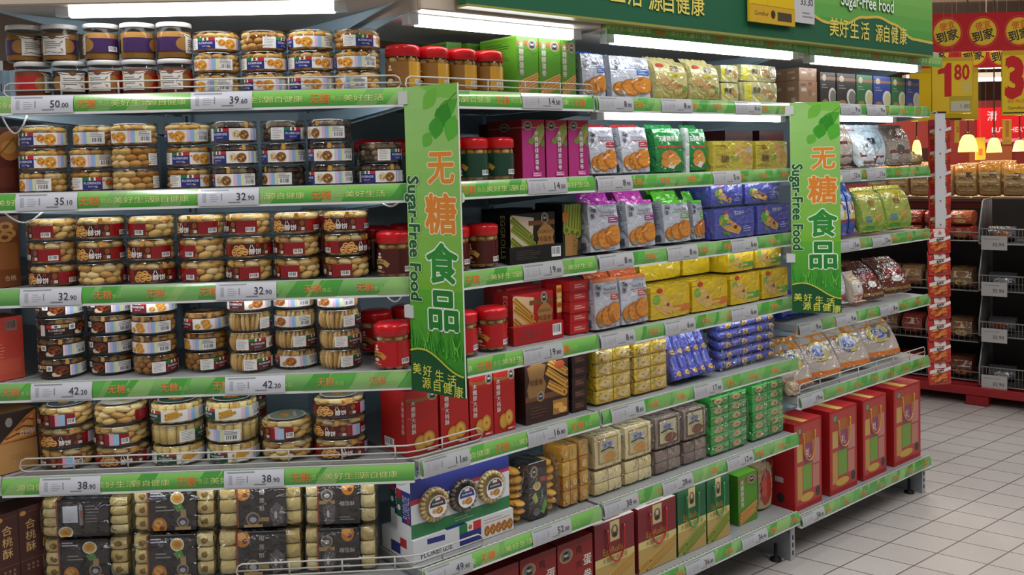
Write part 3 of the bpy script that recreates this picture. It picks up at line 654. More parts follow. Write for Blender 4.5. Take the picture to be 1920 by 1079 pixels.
def tags(sec, row, specs):
    for i, (px, num, what) in enumerate(specs):
        s = s_at(sec, px, ZR[sec][row] + .02, 0); hi = SECT and {1: .925, 2: .56, 3: 1.56, 4: 2.54, 0: 0}[sec]; lo = {1: .075, 2: .08, 3: .71, 4: 1.71, 0: -1}[sec]
        s = min(hi, max(lo, s))
        tag(sec, row, s, num, .145, f'white price tag {what}, {LEV[row]} rail of {NAMES[sec]}')
tags(1, 1, [(82, '50.00', 'reading 50.00'), (417, '39.60', 'reading 39.60')])
tags(1, 2, [(90, '35.10', 'reading 35.10'), (430, '32.90', 'reading 32.90')])
tags(1, 3, [(98, '32.90', 'reading 32.90 at the left'), (463, '32.90', 'reading 32.90 at the right')])
tags(1, 4, [(118, '42.20', 'reading 42.20 at the left'), (480, '42.20', 'reading 42.20 at the right')])
tags(1, 5, [(134, '38.90', 'reading 38.90 at the left'), (478, '38.90', 'reading 38.90 at the right')])
tags(2, 1, [(1014, '14.50', 'reading 14.50')]); tags(2, 2, [(1024, '14.50', 'reading 14.50')]); tags(2, 3, [(1016, '19.00', 'reading 19.00')])
tags(2, 4, [(1016, '19.80', 'reading 19.80')]); tags(2, 5, [(835, '11.80', 'reading 11.80'), (1024, '16.80', 'reading 16.80')]); tags(2, 6, [(840, '49.90', 'reading 49.90'), (1032, '52.00', 'reading 52.00')])
tags(3, 1, [(1152, '8.90', 'under the milk packets'), (1266, '8.90', 'under the beige oat packets'), (1400, '6.50', 'under the flat pale packs')])
tags(3, 2, [(1150, '8.90', 'under the original packets'), (1360, '5.90', 'under the yellow biscuit packs')])
tags(3, 3, [(1150, '8.90', 'under the pink topped packets'), (1277, '8.90', 'under the green topped packets'), (1393, '6.80', 'under the blue cracker packs')])
tags(3, 4, [(1148, '8.90', 'under the oats packets'), (1272, '6.80', 'under the yellow packs'), (1393, '6.80', 'under the yellow and green packs')])
tags(3, 5, [(1175, '8.50', 'under the yellow cracker bags'), (1325, '17.00', 'under the blue roll packs')])
tags(3, 6, [(1160, '38.90', 'reading 38.90 at the left'), (1268, '28.80', 'under the brown bricks'), (1385, '12.90', 'under the green packs')])
tags(3, 7, [(1310, '36.80', 'under the green gift boxes'), (1412, '36.90', 'under the basket pack')])
tags(4, 1, [(1592, '9.90', 'under the dark boxes'), (1640, '9.90', 'under the green and blue boxes')]); tags(4, 2, [(1592, '12.50', 'under the brown bag'), (1640, '13.50', 'under the long white bag')])
tags(4, 3, [(1590, '15.80', 'under the white and red bags'), (1650, '12.80', 'under the green bags')]); tags(4, 4, [(1515, '9.60', 'under the blue pouches'), (1584, '9.80', 'under the white pouch'), (1664, '8.90', 'under the brown bags')])
tags(4, 5, [(1520, '19.90', 'under the orange bags')]); tags(4, 6, [(1522, '58.00', 'under the red gift bags')])

# wire guards on shelf fronts
def guard(label, runs, z, h=.034, rad=.0022):
    """runs: list of 3D floor-plane points along the shelf front"""
    t = thing('wire_guard', label, 'wire guard', runs[0] + Vector((0, 0, z)))
    P = [p - runs[0] for p in runs]; up = lambda p, q: Vector((p.x, p.y, q))
    L = sum((P[i + 1] - P[i]).length for i in range(len(P) - 1))
    def along(d):
        for i in range(len(P) - 1):
            l = (P[i + 1] - P[i]).length
            if d <= l or i == len(P) - 2: return P[i] + (P[i + 1] - P[i]) * min(1, d / l)
            d -= l
    e = .014
    def loop(g):
        mid = P[1:-1]; top = [up(along(0), e), up(along(.004), h - .006), up(along(e), h)] + [up(p, h) for p in mid] + [up(along(L - e), h), up(along(L - .004), h - .006), up(along(L), e), up(along(L - .004), .006), up(along(L - e), .002)] + [up(p, .002) for p in mid[::-1]] + [up(along(e), .002), up(along(.004), .006)]
        g.tube(top, rad, '#b9b7b2', 'metal', 6, True)
    part('outer_wire', None, loop, t)
    part('middle_wire', None, lambda g: g.tube([up(along(.002), h * .5)] + [up(p, h * .5) for p in P[1:-1]] + [up(along(L - .002), h * .5)], rad * .9, '#b9b7b2', 'metal'), t)
    n = max(2, int(round(L / .13)))
    for i in range(1, n): p = along(L * i / n); part('upright_wire', None, lambda g: g.tube([up(p, .002), up(p, h)], rad, '#b9b7b2', 'metal'), t)
g1 = lambda px, d, row: W(1, s_at(1, px, ZT(1, row), d), d, 0)
g2 = lambda px, d, row: W(2, s_at(2, px, ZT(2, row), d), d, 0)
guard('long wire guard in front of the jars on the top corner shelf', [g1(8, .012, 1), g1(752, .012, 1)], ZT(1, 1) + .001)
guard('wire guard in front of the red lidded jars on the top right shelf', [W(2, .01, .012, 0), g2(1112, .012, 1)], ZT(2, 1) + .001)
guard('bent wire guard on the fifth shelf around the corner', [g1(38, .03, 5), W(1, .975, .025, 0), W(2, .03, .025, 0), g2(904, .03, 5)], ZT(1, 5) + .007)
guard('low wire guard in front of the three-ring biscuit gift box', [W(1, .55, .012, 0), W(1, .97, .02, 0), W(2, .02, .02, 0), g2(905, .02, 6)], ZT(2, 6) + .001)

# header board
HBD = -.1
HB0, HB1, HBZ = s_at(2, 872, 1.87, HBD), s_at(2, 1747, 1.87, HBD), z_at(2, .9, HBD, 52); HW, HH = HB1 - HB0, .46
def wave(y, amp, n=24, ph=0, per=1): return [(i / n, y + amp * math.sin(ph + per * 2 * PI * i / n)) for i in range(n + 1)]
def board_art():
    wv = [(0, .62), (.12, .56), (.22, .42), (.3, .3), (.38, .3), (.45, .35), (.52, .345), (.60, .24), (.67, .16), (.72, .17), (.77, .24), (.82, .26), (.87, .22), (.93, .12), (1, .11)]
    sm = []
    for i in range(len(wv) - 1):
        for k in range(5):
            t = k / 5; t = t * t * (3 - 2 * t); sm.append((wv[i][0] + (wv[i + 1][0] - wv[i][0]) * k / 5, wv[i][1] + (wv[i + 1][1] - wv[i][1]) * t))
    sm.append(wv[-1]); it = [('GR', 0, 0, 1, 1, '#2e8a34', '#9ac85e')]
    for i in range(len(sm) - 1): (a, b), (c, d) = sm[i], sm[i + 1]; it.append(('P', [(a, 0), (c, 0), (c, d), (a, b)], '#17583a'))
    it += [('B', sm, .022, '#c9b24a'), ('T', '无糖食品', .72, .78, .36, '#e9a33a', {'bold': .03, 'out': '#f4f1e2', 'ow': .07})]
    return it
def board_text():
    sx = lambda px: (s_at(2, px, HBZ + .1, HBD) - HB0) / HW
    it = []
    for st, cs, sz in (('美好生活', (1080, 1122, 1155, 1187), .17), ('源自健康', (1226, 1250, 1277, 1305), .17), ('美好生活', (1561, 1579, 1599, 1619), .165), ('源自健康', (1645, 1659, 1674, 1690), .165)):
        for ch, px in zip(st, cs):
            s = sx(px); it.append(('T', ch, s, .13 if px > 1500 else .155 if px > 1200 else .155 + (1226 - px) * .0003, sz * .92, '#d9c860', {'bold': .02, 'sx': .82 if px > 1640 else .9}))
    it += [('T', 'Sugar-Free Food', sx(1625), (z_at(2, sx(1640) * HW + HB0, HBD, 7) - HBZ) / HH, .15, '#e8efe0', {'bold': .02, 'sx': .8, 'out': '#2c6a3a', 'ow': .06})]
    return it
t = thing('header_board', 'long green overhead board with yellow wave and Chinese slogan', 'sign', W(2, HB0, HBD, HBZ), A)
part('board', None, lambda g: (g.box(0, HW, -.002, .03, 0, HH, '#1f5f3a', 'matte', .002), g.art(lambda u, v, k: (u * HW, -.0022 - k, v * HH), board_art() + board_text(), HW / HH, 'matte')), t)
part('lower_edge_trim', None, lambda g: g.box(0, HW, -.006, .034, -.006, .0, '#8a8a3c', 'metal'), t)

# hanging flag signs
def sign_art(v2):
    it = [('GR', 0, .3, 1, 1, '#74b42c', '#9acb78'), ('GR', 0, .0, 1, .34, '#1c7f24', '#5fae34')]
    leaf = lambda x, y, L, w_, a, c: ('P', [(x + L * t * math.cos(R(a)) - w_ * math.sin(PI * t) * sg * math.sin(R(a)), y + (L * t * math.sin(R(a)) + w_ * math.sin(PI * t) * sg * math.cos(R(a))) * .22) for sg, ts in ((1, (0, .2, .4, .6, .8, 1)), (-1, (.8, .6, .4, .2))) for t in ts], c)
    it += [('P', [(.28, 1), (1, 1), (1, .95), (.6, .96)], '#7cc04c'), leaf(1., .95, .5, .13, 215, '#4da62e'), leaf(.82, .94, .42, .16, 245, '#2f8f22'), leaf(.62, .99, .4, .12, 230, '#6fb83e'), leaf(.95, .9, .4, .14, 250, '#58b236'), leaf(.62, .9, .34, .14, 262, '#3d9c28'), leaf(.5, .85, .26, .1, 235, '#62b03a'), ('B', [(.98, .97), (.8, .94), (.7, .9), (.55, .86)], .004, '#4b8f2c')]
    o = {'out': '#f0e3c0', 'ow': .05, 'bold': .05}; o2 = {'out': '#eef6ea', 'ow': .06, 'bold': .06}
    it += [('T', '无', .66, .735, .115, '#e08a2c', o), ('T', '糖', .64, .585, .135, '#e0862c', o), ('T', '食', .64, .425, .135, '#2b8c30', o2), ('T', '品', .64, .275, .14, '#237f2c', o2),
           ('T', 'Sugar-Free Food', .14, .505, .066, '#1d5c2e', {'rot': -90, 'bold': .07, 'out': '#d9efc8', 'ow': .06, 'sx': .93})]
    q = random.Random(4)
    for i in range(46): x = q.random(); y = .115 + .06 * q.random(); b = x + (q.random() - .5) * .22; it.append(('P', [(x - .012, y), (x + .012, y), (min(1, max(0, b)), y + .03 + .06 * q.random())], q.choice(['#2f9a2c', '#3fae34', '#57b83c', '#1f8424', '#7cc84a'])))
    wv = [(i / 14, .135 - .05 * (i / 14) ** 1.2 + .018 * math.sin(i / 14 * 5.2)) for i in range(15)]
    for i in range(14): it.append(('P', [(wv[i][0], 0), (wv[i + 1][0], 0), wv[i + 1], wv[i]], '#14512a'))
    it += [('B', wv, .006, '#c9c84a')]
    for st, x, y in (('美', .12, .075), ('好', .32, .072), ('生', .55, .062), ('活', .78, .052), ('源', .3, .032), ('自', .5, .028), ('健', .7, .026), ('康', .9, .018)): it.append(('T', st, x, y, .04, '#d8dc5a', {'bold': .015}))
    return it
def flag(label, px, depth, py0, phi):
    p = at(px, py0, depth); w_, h_ = .163, .725; t = thing('hanging_sign', label, 'sign', (p.x, p.y, p.z - h_), -R(phi))
    def fn(g): g.box(0, w_, 0, .005, 0, h_, '#d9dcd6', 'card'); g.art(lambda u, v, k: (u * w_, -.0002 - k, v * h_), sign_art(0), w_ / h_, 'gloss'); g.art(lambda u, v, k: (w_ - u * w_, .0052 + k, v * h_), sign_art(0), w_ / h_, 'gloss')
    part('panel', 'flagpanel', fn, t)
    for zz in (.19, .7): part('clip', None, lambda g: g.box(-.016, .012, -.004, .009, zz - .015, zz + .015, '#c9cccc', 'cap'), t)
flag('hanging green sugar-free food sign at the bend of the shelves', 757, 2.17, 164, 38)
flag('hanging green sugar-free food sign between the middle and end bays', 1481, 3.14, 193, 12)
# price card on header
t = thing('price_card', 'yellow price card hung on the green header board', 'price card', W(2, s_at(2, 1449, 2.0, -.122), -.122, z_at(2, 1.4, -.122, 48)), A)
def pc(g):
    w_, h_ = .245, .2; g.box(-w_ / 2, w_ / 2, 0, .012, 0, h_, '#d8b41c', 'gloss', .002)
    g.art(F_(w_, h_), [('R', 0, 0, 1, .28, '#c9a02c'), ('R', .02, .27, .98, .285, '#a8842a'), ('R', .38, .3, .385, 1, '#b8961c'), ('T', '现价', .12, .5, .16, '#c03a20', {'bold': .02}), ('T', 'PRICE', .3, .48, .1, '#b03a20', {'fit': .16}), ('T', 'Carrefour', .25, .15, .1, '#3c3226', {'fit': .3}), ('E', .5, .15, .05, .07, '#3c3226', 10), ('R', .6, .06, .92, .2, '#4a4030'), ('T', '3', .7, .75, .5, '#b81c18', {'bold': .06})], w_ / h_, 'gloss')
part('card', None, pc, t)
t = thing('price_card', 'white price card reading 33.30 beside the yellow card', 'price card', W(2, s_at(2, 1508, 2.0, -.118), -.118, z_at(2, 1.6, -.118, 47)), A)
part('card', None, lambda g: (g.box(-.06, .06, 0, .004, 0, .2, '#c2c2c6', 'gloss'), g.art(F_(.12, .2), lines(.1, .55, .5, .95, 5, '#8a8a92', .3) + [('T', '33.30', .62, .36, .17, '#3a3a42', {'fit': .62, 'bold': .01})] + lines(.4, .08, .95, .2, 2, '#8a8a92', .4), .6, 'gloss')), t)

def cable(sec, row, px0, px1, dz, label):
    z = ZR[sec][row] + .004; s0, s1 = s_at(sec, px0, z, .03), s_at(sec, px1, z, .03); p0 = W(sec, s0, .03, z); u = SECT[sec][1]; L = s1 - s0
    t = thing('lamp_cable', label, 'cable', p0)
    part('cable', None, lambda g: g.tube([u * (L * i / 12) + Vector((0, 0, -dz * math.sin(PI * i / 12))) for i in range(13)], .0022, '#cfd2d2', 'cap', 6), t)
cable(1, 1, 2, 52, .045, 'white lamp cable looping under the left end of the top corner rail')
cable(1, 2, 712, 752, .014, 'white lamp cable sagging under the right end of second corner rail')
cable(1, 3, 722, 758, .022, 'white lamp cable sagging under the right end of third corner rail')
cable(1, 2, 4, 84, .03, 'white lamp cable looping under the left end of second corner rail')
cable(1, 5, 730, 774, .02, 'white lamp cable sagging under the right end of fifth corner rail')
# ================================================================== the corner bay: tubs and jars
PH = {1: 'top corner shelf', 2: 'second corner shelf', 3: 'third corner shelf', 4: 'fourth corner shelf', 5: 'fifth corner shelf', 6: 'lowest corner shelf'}
def levels(n): return {2: ['bottom', 'top'], 3: ['bottom', 'middle', 'top'], 4: ['bottom', 'second', 'third', 'top']}[n]
def stack(row, i, px, kind, lab, rots, r, h, look, d=.075, jit=0, sticker=None, dxs=None, where='stack'):
    z = ZT(1, row) + .001; s = s_at(1, px, z + .07, d); n = len(rots)
    if row in (2, 4) and i % 2: d += .022
    for k, rot in enumerate(rots):
        q = random.Random(row * 100 + i * 10 + k); dx = (dxs or {}).get(k, 0)
        p = W(1, s + dx + (q.random() - .5) * .0015, d + (q.random() - .5) * .004, z + k * (h + .0004))
        tub(p, kind, lab, rot, r, h, f'{look}, {levels(n)[k]} of {ORD[i]} {where}, {PH[row]}', 'biscuit tubs on the ' + PH[row], sticker=sticker if k == n - 1 else None)
for i, (px, rots) in enumerate(((408, (-50, -45, 30)), (496, (0, 30, 110)), (584, (0, 30, -20)), (671, (-70, -40, 70)))):
    stack(1, i, px, 'balls', 'blue', rots, 0.0548, .0505, 'blue label tub of pale ball biscuits')
for i, (px, kind, rots) in enumerate(((83, 'balls', (-60, 20, 20)), (168, 'balls', (60, -30, -60)), (254, 'balls', (165, 155, -35)), (350, 'balls', (60, 35, -25)), (441, 'dark', (-30, 10, 20)), (529, 'dark', (-70, -15, 80)), (620, 'dark', (-20, -20, -50)), (711, 'dark', (10, 100)))):
    stack(2, i, px, kind, 'blue' if kind == 'balls' else 'dark', rots, .0541, .055 if px < 700 else .053, 'blue label tub of ' + ('pale balls' if kind == 'balls' else 'dark biscuits'), dxs={2: .012} if i == 1 else None)
for i, (px, rots) in enumerate(((101, (-15, -60, -75)), (191, (170, -5, -5)), (286, (20, -30, -95)), (380, (-100, -100, -40)), (468, (-60, 15, -65)), (557, (-85, -70, -15)), (650, (-80, 40, -15)))):
    stack(3, i, px, 'peanut', 'red', rots, .0563, .056, 'dark red label tub of pale oval biscuits')
for i, (px, kind, lab, rots, lk) in enumerate(((116, 'choc', 'brown', (10, -5, 70, 5), 'brown label tub of chocolate biscuits'), (204, 'choc', 'brown', (-30, -20, -25, -10), 'brown label tub of chocolate biscuits'),
      (291, 'oat', 'maroon', (110, -40, -35, 20), 'white label tub of oat biscuits'), (382, 'oat', 'maroon', (100, -60, 0), 'white label tub of oat biscuits'), (470, 'stick', 'stick', (95, 75, 140, 20), 'white label tub of biscuit fingers'),
      (552, 'stick', 'stick', (-20, 105, -45, -45), 'white label tub of biscuit fingers'), (637, 'stick', 'stick', (110, 95, 120, -45), 'white label tub of biscuit fingers'))):
    stack(4, i, px, kind, lab, rots, .0538, .050, lk, d=.097)
for i, (px, kind, lab, rots, st, lk) in enumerate(((128, 'peanut', 'redpale', (-50, 5, -60), '#5a6a74', 'red label tub of pale oval biscuits'), (230, 'peanut', 'redpale', (15, -65, 150), '#d9d2b0', 'red label tub of pale oval biscuits'),
      (335, 'cigar', 'green', (30, 120, 0), '#3b5a44', 'green label tub of wafer cigars'), (437, 'cigar', 'green', (20, -70, -5), '#3b5a44', 'green label tub of wafer cigars'),
      (539, 'peanut', 'redpale', (170, -75), '#8a8f72', 'red label tub of pale oval biscuits'), (638, 'peanut', 'redpale', (10, -25, 0), '#8a8f72', 'red label tub of pale oval biscuits'))):
    stack(5, i, px, kind, lab, rots, .0655, .0525, lk, d=.115, sticker=st)
for k, px in enumerate((292, 452)):
    s = s_at(1, px, ZT(1, 5) + .14, .27); 
    for j in range(3): tub(W(1, s, .27, ZT(1, 5) + .001 + j * .053), 'peanut', 'red', -20 + 40 * k, .0655, .0525, f'red label tub, {levels(3)[j]} of back stack behind {("second", "fourth")[k]} front stack, {PH[5]}', 'biscuit tubs on the ' + PH[5])
s = s_at(1, 606, ZT(1, 3) + .14, .2)
for j in range(3): tub(W(1, s, .2, ZT(1, 3) + .001 + j * .0565), 'peanut', 'red', 60, .0575, .056, f'dark red label tub, {levels(3)[j]} of back stack behind the last two, {PH[3]}', 'biscuit tubs on the ' + PH[3])
for i, (px, lab, rot) in enumerate(((63, 'red', 100), (133, 'green', 30), (199, 'red', -5), (263, 'red', -8), (330, 'red', 0))):
    z = ZT(1, 1) + .001; s = s_at(1, px, z + .04, .07); glass_jar(W(1, s, .07, z), lab, rot, f'white lidded jar with {"black" if lab == "green" else "red"} label, lower row, {ORD[i]} from left', 'white lidded glass jars on the top corner shelf')
for i, (px, rot) in enumerate(((47, 55), (113, 0), (190, -75), (259, 130), (327, 95))):
    z = ZT(1, 1) + .0895; s = s_at(1, px, z + .04, .07); glass_jar(W(1, s, .07, z), 'purple', rot, f'white lidded jar with purple label, upper row, {ORD[i]} from left', 'white lidded glass jars on the top corner shelf')

# left side bay seen past the corner
def side_box(row, px0, px1, s1, h, base, art, label, name='biscuit_box', wd=.09):
    z = ZT(0, row) + .001; d0 = d_at(0, px0, z + .08, s1); d1 = d_at(0, px1, z + .08, s1); dep = d1 - d0
    def fn(g): g.box(-wd, 0, 0, dep, 0, h, base, 'card', .001); g.art(lambda u, v, k: (k, dep * u, v * h), art, dep / h)
    solid(name, fn, label, 'box', 'boxes on the left side bay', W(0, s1, d0, z), SECT[0][3])
bread = lambda: [('R', 0, 0, 1, 1, '#5a2418'), ('E', .7, .72, .5, .22, '#b9783a', 16), ('E', .65, .7, .3, .1, '#d19a58', 12), ('B', [(.3, .6), (.9, .85)], .02, '#8a5424'), ('R', .15, .1, .85, .4, '#6a3020')]
side_box(2, -14, 34, -.03, .165, '#5a2418', bread(), 'brown box with a bread picture beside the second corner shelf')
side_box(3, -12, 37, -.03, .175, '#7a4020', [('R', 0, 0, 1, 1, '#7a4420'), ('R', .08, .25, .92, .62, '#93592c'), ('T', '合桃', .6, .12, .08, '#cbb090', {'bold': .02})] + [y for q in ((.5, .85), (.6, .75), (.45, .7)) for y in (('E', *q, .3, .07, '#c08a4a', 12), ('E', *q, .14, .03, '#7a3c1c', 10))], 'brown box with a pretzel picture beside the third corner shelf')
side_box(4, -10, 44, -.03, .155, '#b5352a', [('R', 0, 0, 1, 1, '#b83a2c'), ('GR', 0, 0, 1, .5, '#c0503a', '#b83a2c')] + barcode(.42, .78, .8, .95, '#8e6a62') + lines(.1, .35, .35, .6, 5, '#d07a60', .3) + [('R', .1, .1, .9, .33, '#c4543e')], 'red carton with barcode beside the fourth corner shelf')
side_box(5, -5, 70, -.03, .15, '#b98a50', [('R', 0, .5, 1, 1, '#2a1814'), ('P', [(.02, .5), (.98, .52), (.98, .98), (.75, .9)], '#b5702e'), ('P', [(.1, .53), (.9, .55), (.9, .9), (.75, .82)], '#d29a52'), ('B', [(.2, .57), (.5, .62), (.85, .58)], .03, '#8a3a1c'), ('B', [(.45, .68), (.65, .73), (.9, .68)], .03, '#8a3a1c'), ('B', [(.62, .8), (.75, .84), (.92, .8)], .03, '#8a3a1c'), ('E', .3, .84, .09, .08, '#9a938c', 10), ('T', '合桃酥', .75, .62, .1, '#e6dccb', {'bold': .02, 'fit': .4})] + lines(.3, .2, .9, .3, 2, '#a87a42', .3), 'tan carton with pastry picture beside the fifth corner shelf')
for i, (a_, b_) in enumerate(((-6, 37), (38, 80), (81, 98))):
    side_box(6, a_, b_, -.03, .2, '#3c1c12', [('R', 0, 0, 1, 1, '#45201a'), ('R', .02, .33, .98, .335, '#7a5a34'), ('E', .2, .93, .14, .03, '#c08a3c', 12), ('B', [(.4, .93), (.9, .94)], .006, '#7a5434')] + vtext('合桃酥', .5, .42, .85, .13, '#c9a468', bold=.012) + [('R', x, y, x + .1, y + .03, '#8a6450') for x in (.3, .5, .7) for y in (.2, .25)],
             f'dark brown walnut biscuit box with gold characters, {ORD[i]} from the front of its row')

# pastry packs on the lowest corner shelf
def pastry(px0, px1, zb, h, style, label, d=.06, dep=.12, rot=0, rx=0):
    s0, s1 = s_at(1, px0, zb + .05, d), s_at(1, px1, zb + .05, d); w = s1 - s0
    t = thing('pastry_pack', label, 'pastry pack', W(1, (s0 + s1) / 2, d, zb), R(rot), 'clear pastry packs on the lowest corner shelf')
    q = random.Random(int(px0 + zb * 1000)); fn = sfn(w, dep, h, .12, .25, 0, .002, int(px0))
    part('wrapper', None, lambda g: g.soft(fn, 10, lambda *a: '#ffffff', 'wrap'), t)
    sl = .56
    def sleeve(g):
        x0 = -w * .3 + (.0 if style != 1 else .01); x1 = x0 + w * sl; c = '#211a1a'; f2 = lambda u, v, k: (x0 + (x1 - x0) * u, .008 - k, h * (.05 + .9 * v)); tp = lambda u, v, k: (x0 + (x1 - x0) * u, .008 + (dep - .016) * v, h * .95 + k)
        g.box(x0, x1, .008, dep - .008, h * .05, h * .95, c, 'gloss', .004); asp = (x1 - x0) / (h * .9)
        crest = lambda x, y, r: [('E', x, y, r, r * asp, '#a8895c', 18), ('E', x, y, r * .78, r * .78 * asp, '#2a3c66', 18), ('E', x, y - .02, r * .5, r * .4 * asp, '#b9b4a8', 12), ('R', x - r * 1.3, y - r * 1.5, x + r * 1.3, y - r * .9, '#a8895c')]
        dia = lambda x, y: [('P', [(x - .16, y + .1), (x, y + .32), (x + .17, y + .16), (x + .13, y - .2), (x - .08, y - .28)], '#5a5658')] + [('E', x - .12 + .24 * q.random(), y - .2 + .4 * q.random(), .014, .02, '#9a9698', 6) for _ in range(22)] + [('E', x - .02, y, .035, .1, '#c9c5c4', 10)]
        tart = lambda x, y: [('E', x, y, .15, .16, '#e0dcd0', 18), ('E', x, y, .125, .125, '#d0a03a', 18), ('E', x + .01, y, .08, .07, '#c07e22', 14), ('P', [(x - .1, y - .2), (x + .08, y - .12), (x + .14, y - .26), (x, y - .34)], '#4f8a34')]
        amb = lambda x, y: [('E', x, y, .16, .2, '#c47a1e', 14), ('E', x - .02, y + .05, .1, .1, '#e0a54a', 12), ('E', x + .05, y - .06, .06, .06, '#7a3a10', 10)]
        it = [('R', 0, 0, 1, 1, c)]
        if style == 0: it += tart(.62, .78) + crest(.72, .2, .13) + amb(.22, .12) + [('R', .68, .3, .8, .5, '#a8895c')] + lines(.05, .82, .4, .95, 2, '#b9bcd0', .5) + lines(.15, .45, .5, .62, 2, '#8f8a8a', .35)
        elif style == 1: it += amb(.1, .85) + crest(.3, .2, .15) + dia(.8, .28) + vtext('榴莲酥', .5, .35, .95, .13, '#b9b4ae', bold=.01) + [('R', .42, .14, .64, .24, '#a8895c')]
        elif style == 2: it += crest(.2, .72, .15) + dia(.24, .26) + amb(.72, .9) + [('T', '榴莲酥', .7, .5, .12, '#b9b4ae', {'bold': .01})] + lines(.5, .08, .9, .2, 2, '#9a9490', .35)
        else: it += [('R', .1, .38, .4, .82, '#c9cdd6'), ('R', .43, .3, .5, .85, '#8a8686'), ('R', .45, .5, .49, .7, '#a3453a')] + lines(.55, .35, .85, .85, 6, '#6e686a', .4) + tart(.15, .12)[:3]
        g.art(f2, it, asp, 'gloss')
        g.box(x0 - .004, x0, .007, dep - .007, h * .06, h * .94, '#8a3a1c', 'gloss')
    part('sleeve', None, sleeve, t)
    def lumps(g, sx):
        n = 3 if style != 3 else 4
        for j in range(n):
            z0_ = h * (.05 + .9 * j / n); bh = h * .88 / n; bw = abs(w) * .2; o = Vector((sx, .012, z0_)); cc = q.choice(['#d8c282', '#ccb470', '#e2d096'])
            f = sfn(bw * (1 + .1 * q.random()), dep - .03, bh, .34, 0, 0, .003, j + int(px0))
            g.soft(lambda x, y, z: Vector(f(x, y, z)) + o, 6, lambda *a: cc, 'film')
            if style == 0: g.lump(o + Vector((0, .006, bh * .5)), bw * .3, .008, bh * .3, '#8a6a30', 'crumb')
    part('pastries', None, lambda g: lumps(g, -w * .385), t, kind='stuff'); part('pastries', None, lambda g: lumps(g, w * .37), t, kind='stuff')
zl = ZT(1, 6) + .001
pastry(78, 240, zl, .112, 0, 'clear pastry pack with dark sleeve at the bottom of the leftmost pile', .08)
pastry(72, 240, zl + .113, .105, 3, 'clear pastry pack tipped forward showing its white sticker, leftmost pile', .07)
for x0, x1, stl, nm in ((246, 402, 0, 'second'), (406, 566, 1, 'third'), (570, 706, 2, 'fourth')):
    pastry(x0, x1, zl, .122, stl, f'clear pastry pack with dark sleeve, lower of the {nm} pile from left', .06)
    pastry(x0, x1, zl + .123, .116, stl, f'clear pastry pack with dark sleeve, upper of the {nm} pile from left', .06)
# ================================================================== the narrow middle bay
def jar_row(row, lab, pxs, d, names, where):
    z = ZT(2, row) + .001
    ss = [s_at(2, px, z + .06, d) for px in pxs]
    for i in range(len(ss) - 2, -1, -1): ss[i] = min(ss[i], ss[i + 1] - .0888)
    for i, s in enumerate(ss):
        red_jar(W(2, s, d, z), lab, -48 + rnd.uniform(-8, 8), f'red lidded cookie jar with {lab} label, {ORD[i]} from left{names}, {where}', f'red lidded jars on the {where}')
jar_row(1, 'yellow', (764, 814, 863, 913), .075, '', 'top shelf of narrow bay')
jar_row(2, 'green', (842, 889, 934), .075, '', 'second shelf of narrow bay')
jar_row(3, 'brown', (740, 795, 850, 904), .075, '', 'third shelf of narrow bay')
jar_row(4, 'red', (735, 795, 865, 921), .075, '', 'fourth shelf of narrow bay')
for row, lab, wh in ((2, 'green', 'second shelf of narrow bay'), (3, 'brown', 'third shelf of narrow bay'), (4, 'red', 'fourth shelf of narrow bay')):
    for i, px in enumerate((676, 722)):
        z = ZT(2, row) + .001; d = .27; s = s_at(2, px, z + .06, d); red_jar(W(2, max(s, .06 + .1 * i), d, z), lab, -40, f'shaded red lidded jar, {ORD[i]} from left in back row, {wh}', f'red lidded jars on the {wh}')
# green egg roll boxes
def green_front(a): 
    it = [('R', 0, 0, 1, 1, '#4f8a1c'), ('R', 0, .83, 1, .93, '#8a5a2c'), ('B', [(.0, .76), (.3, .7), (.5, .78), (.8, .7), (1, .76)], .012, '#3a6a14')] + portrait(.72, .86, .17, .075) + [('R', .1, .32, .32, .92, '#6f8a52')] + vtext('木糖醇蛋卷', .21, .34, .9, .105, '#d9d6c0', bold=.02, out='#5a5a34', ow=.03)
    for q in ((.1, .12, .95, .3), (.12, .2, .98, .36), (.1, .04, .9, .2)): it += roll(*q, .085, '#cf9a50', '#8a5a24', a)
    return it
gside = lambda a: [('R', .0, 0, 1, 1, '#6aae2c'), ('R', 0, .97, 1, 1, '#8fce4a')] + lines(.15, .55, .85, .9, 9, '#3c6a1c', .35) + lines(.15, .15, .6, .45, 5, '#4a7a24', .3)
for i, (x0, x1, yt) in enumerate(((969, 1010, 63), (1011, 1052, 66), (1053, 1080, 72))):
    carton('egg_roll_box', 2, 1, x0, x1, yt, .05, .16, '#5f9a28', f'tall green egg roll box with rolls picture, {ORD[i]} of the front three on top shelf', 'green egg roll boxes on the top shelf', green_front, gside, h=.172)
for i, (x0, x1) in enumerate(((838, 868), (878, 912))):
    carton('egg_roll_box', 2, 1, x0, x1, 70, .25, .12, '#4f8a1c', f'green egg roll box in shade behind the jars, {ORD[i]} from left', 'green egg roll boxes on the top shelf', lambda a: [('R', 0, .76, 1, .86, '#8a5a2c')] + portrait(.62, .8, .18, .075), gside, h=.165)
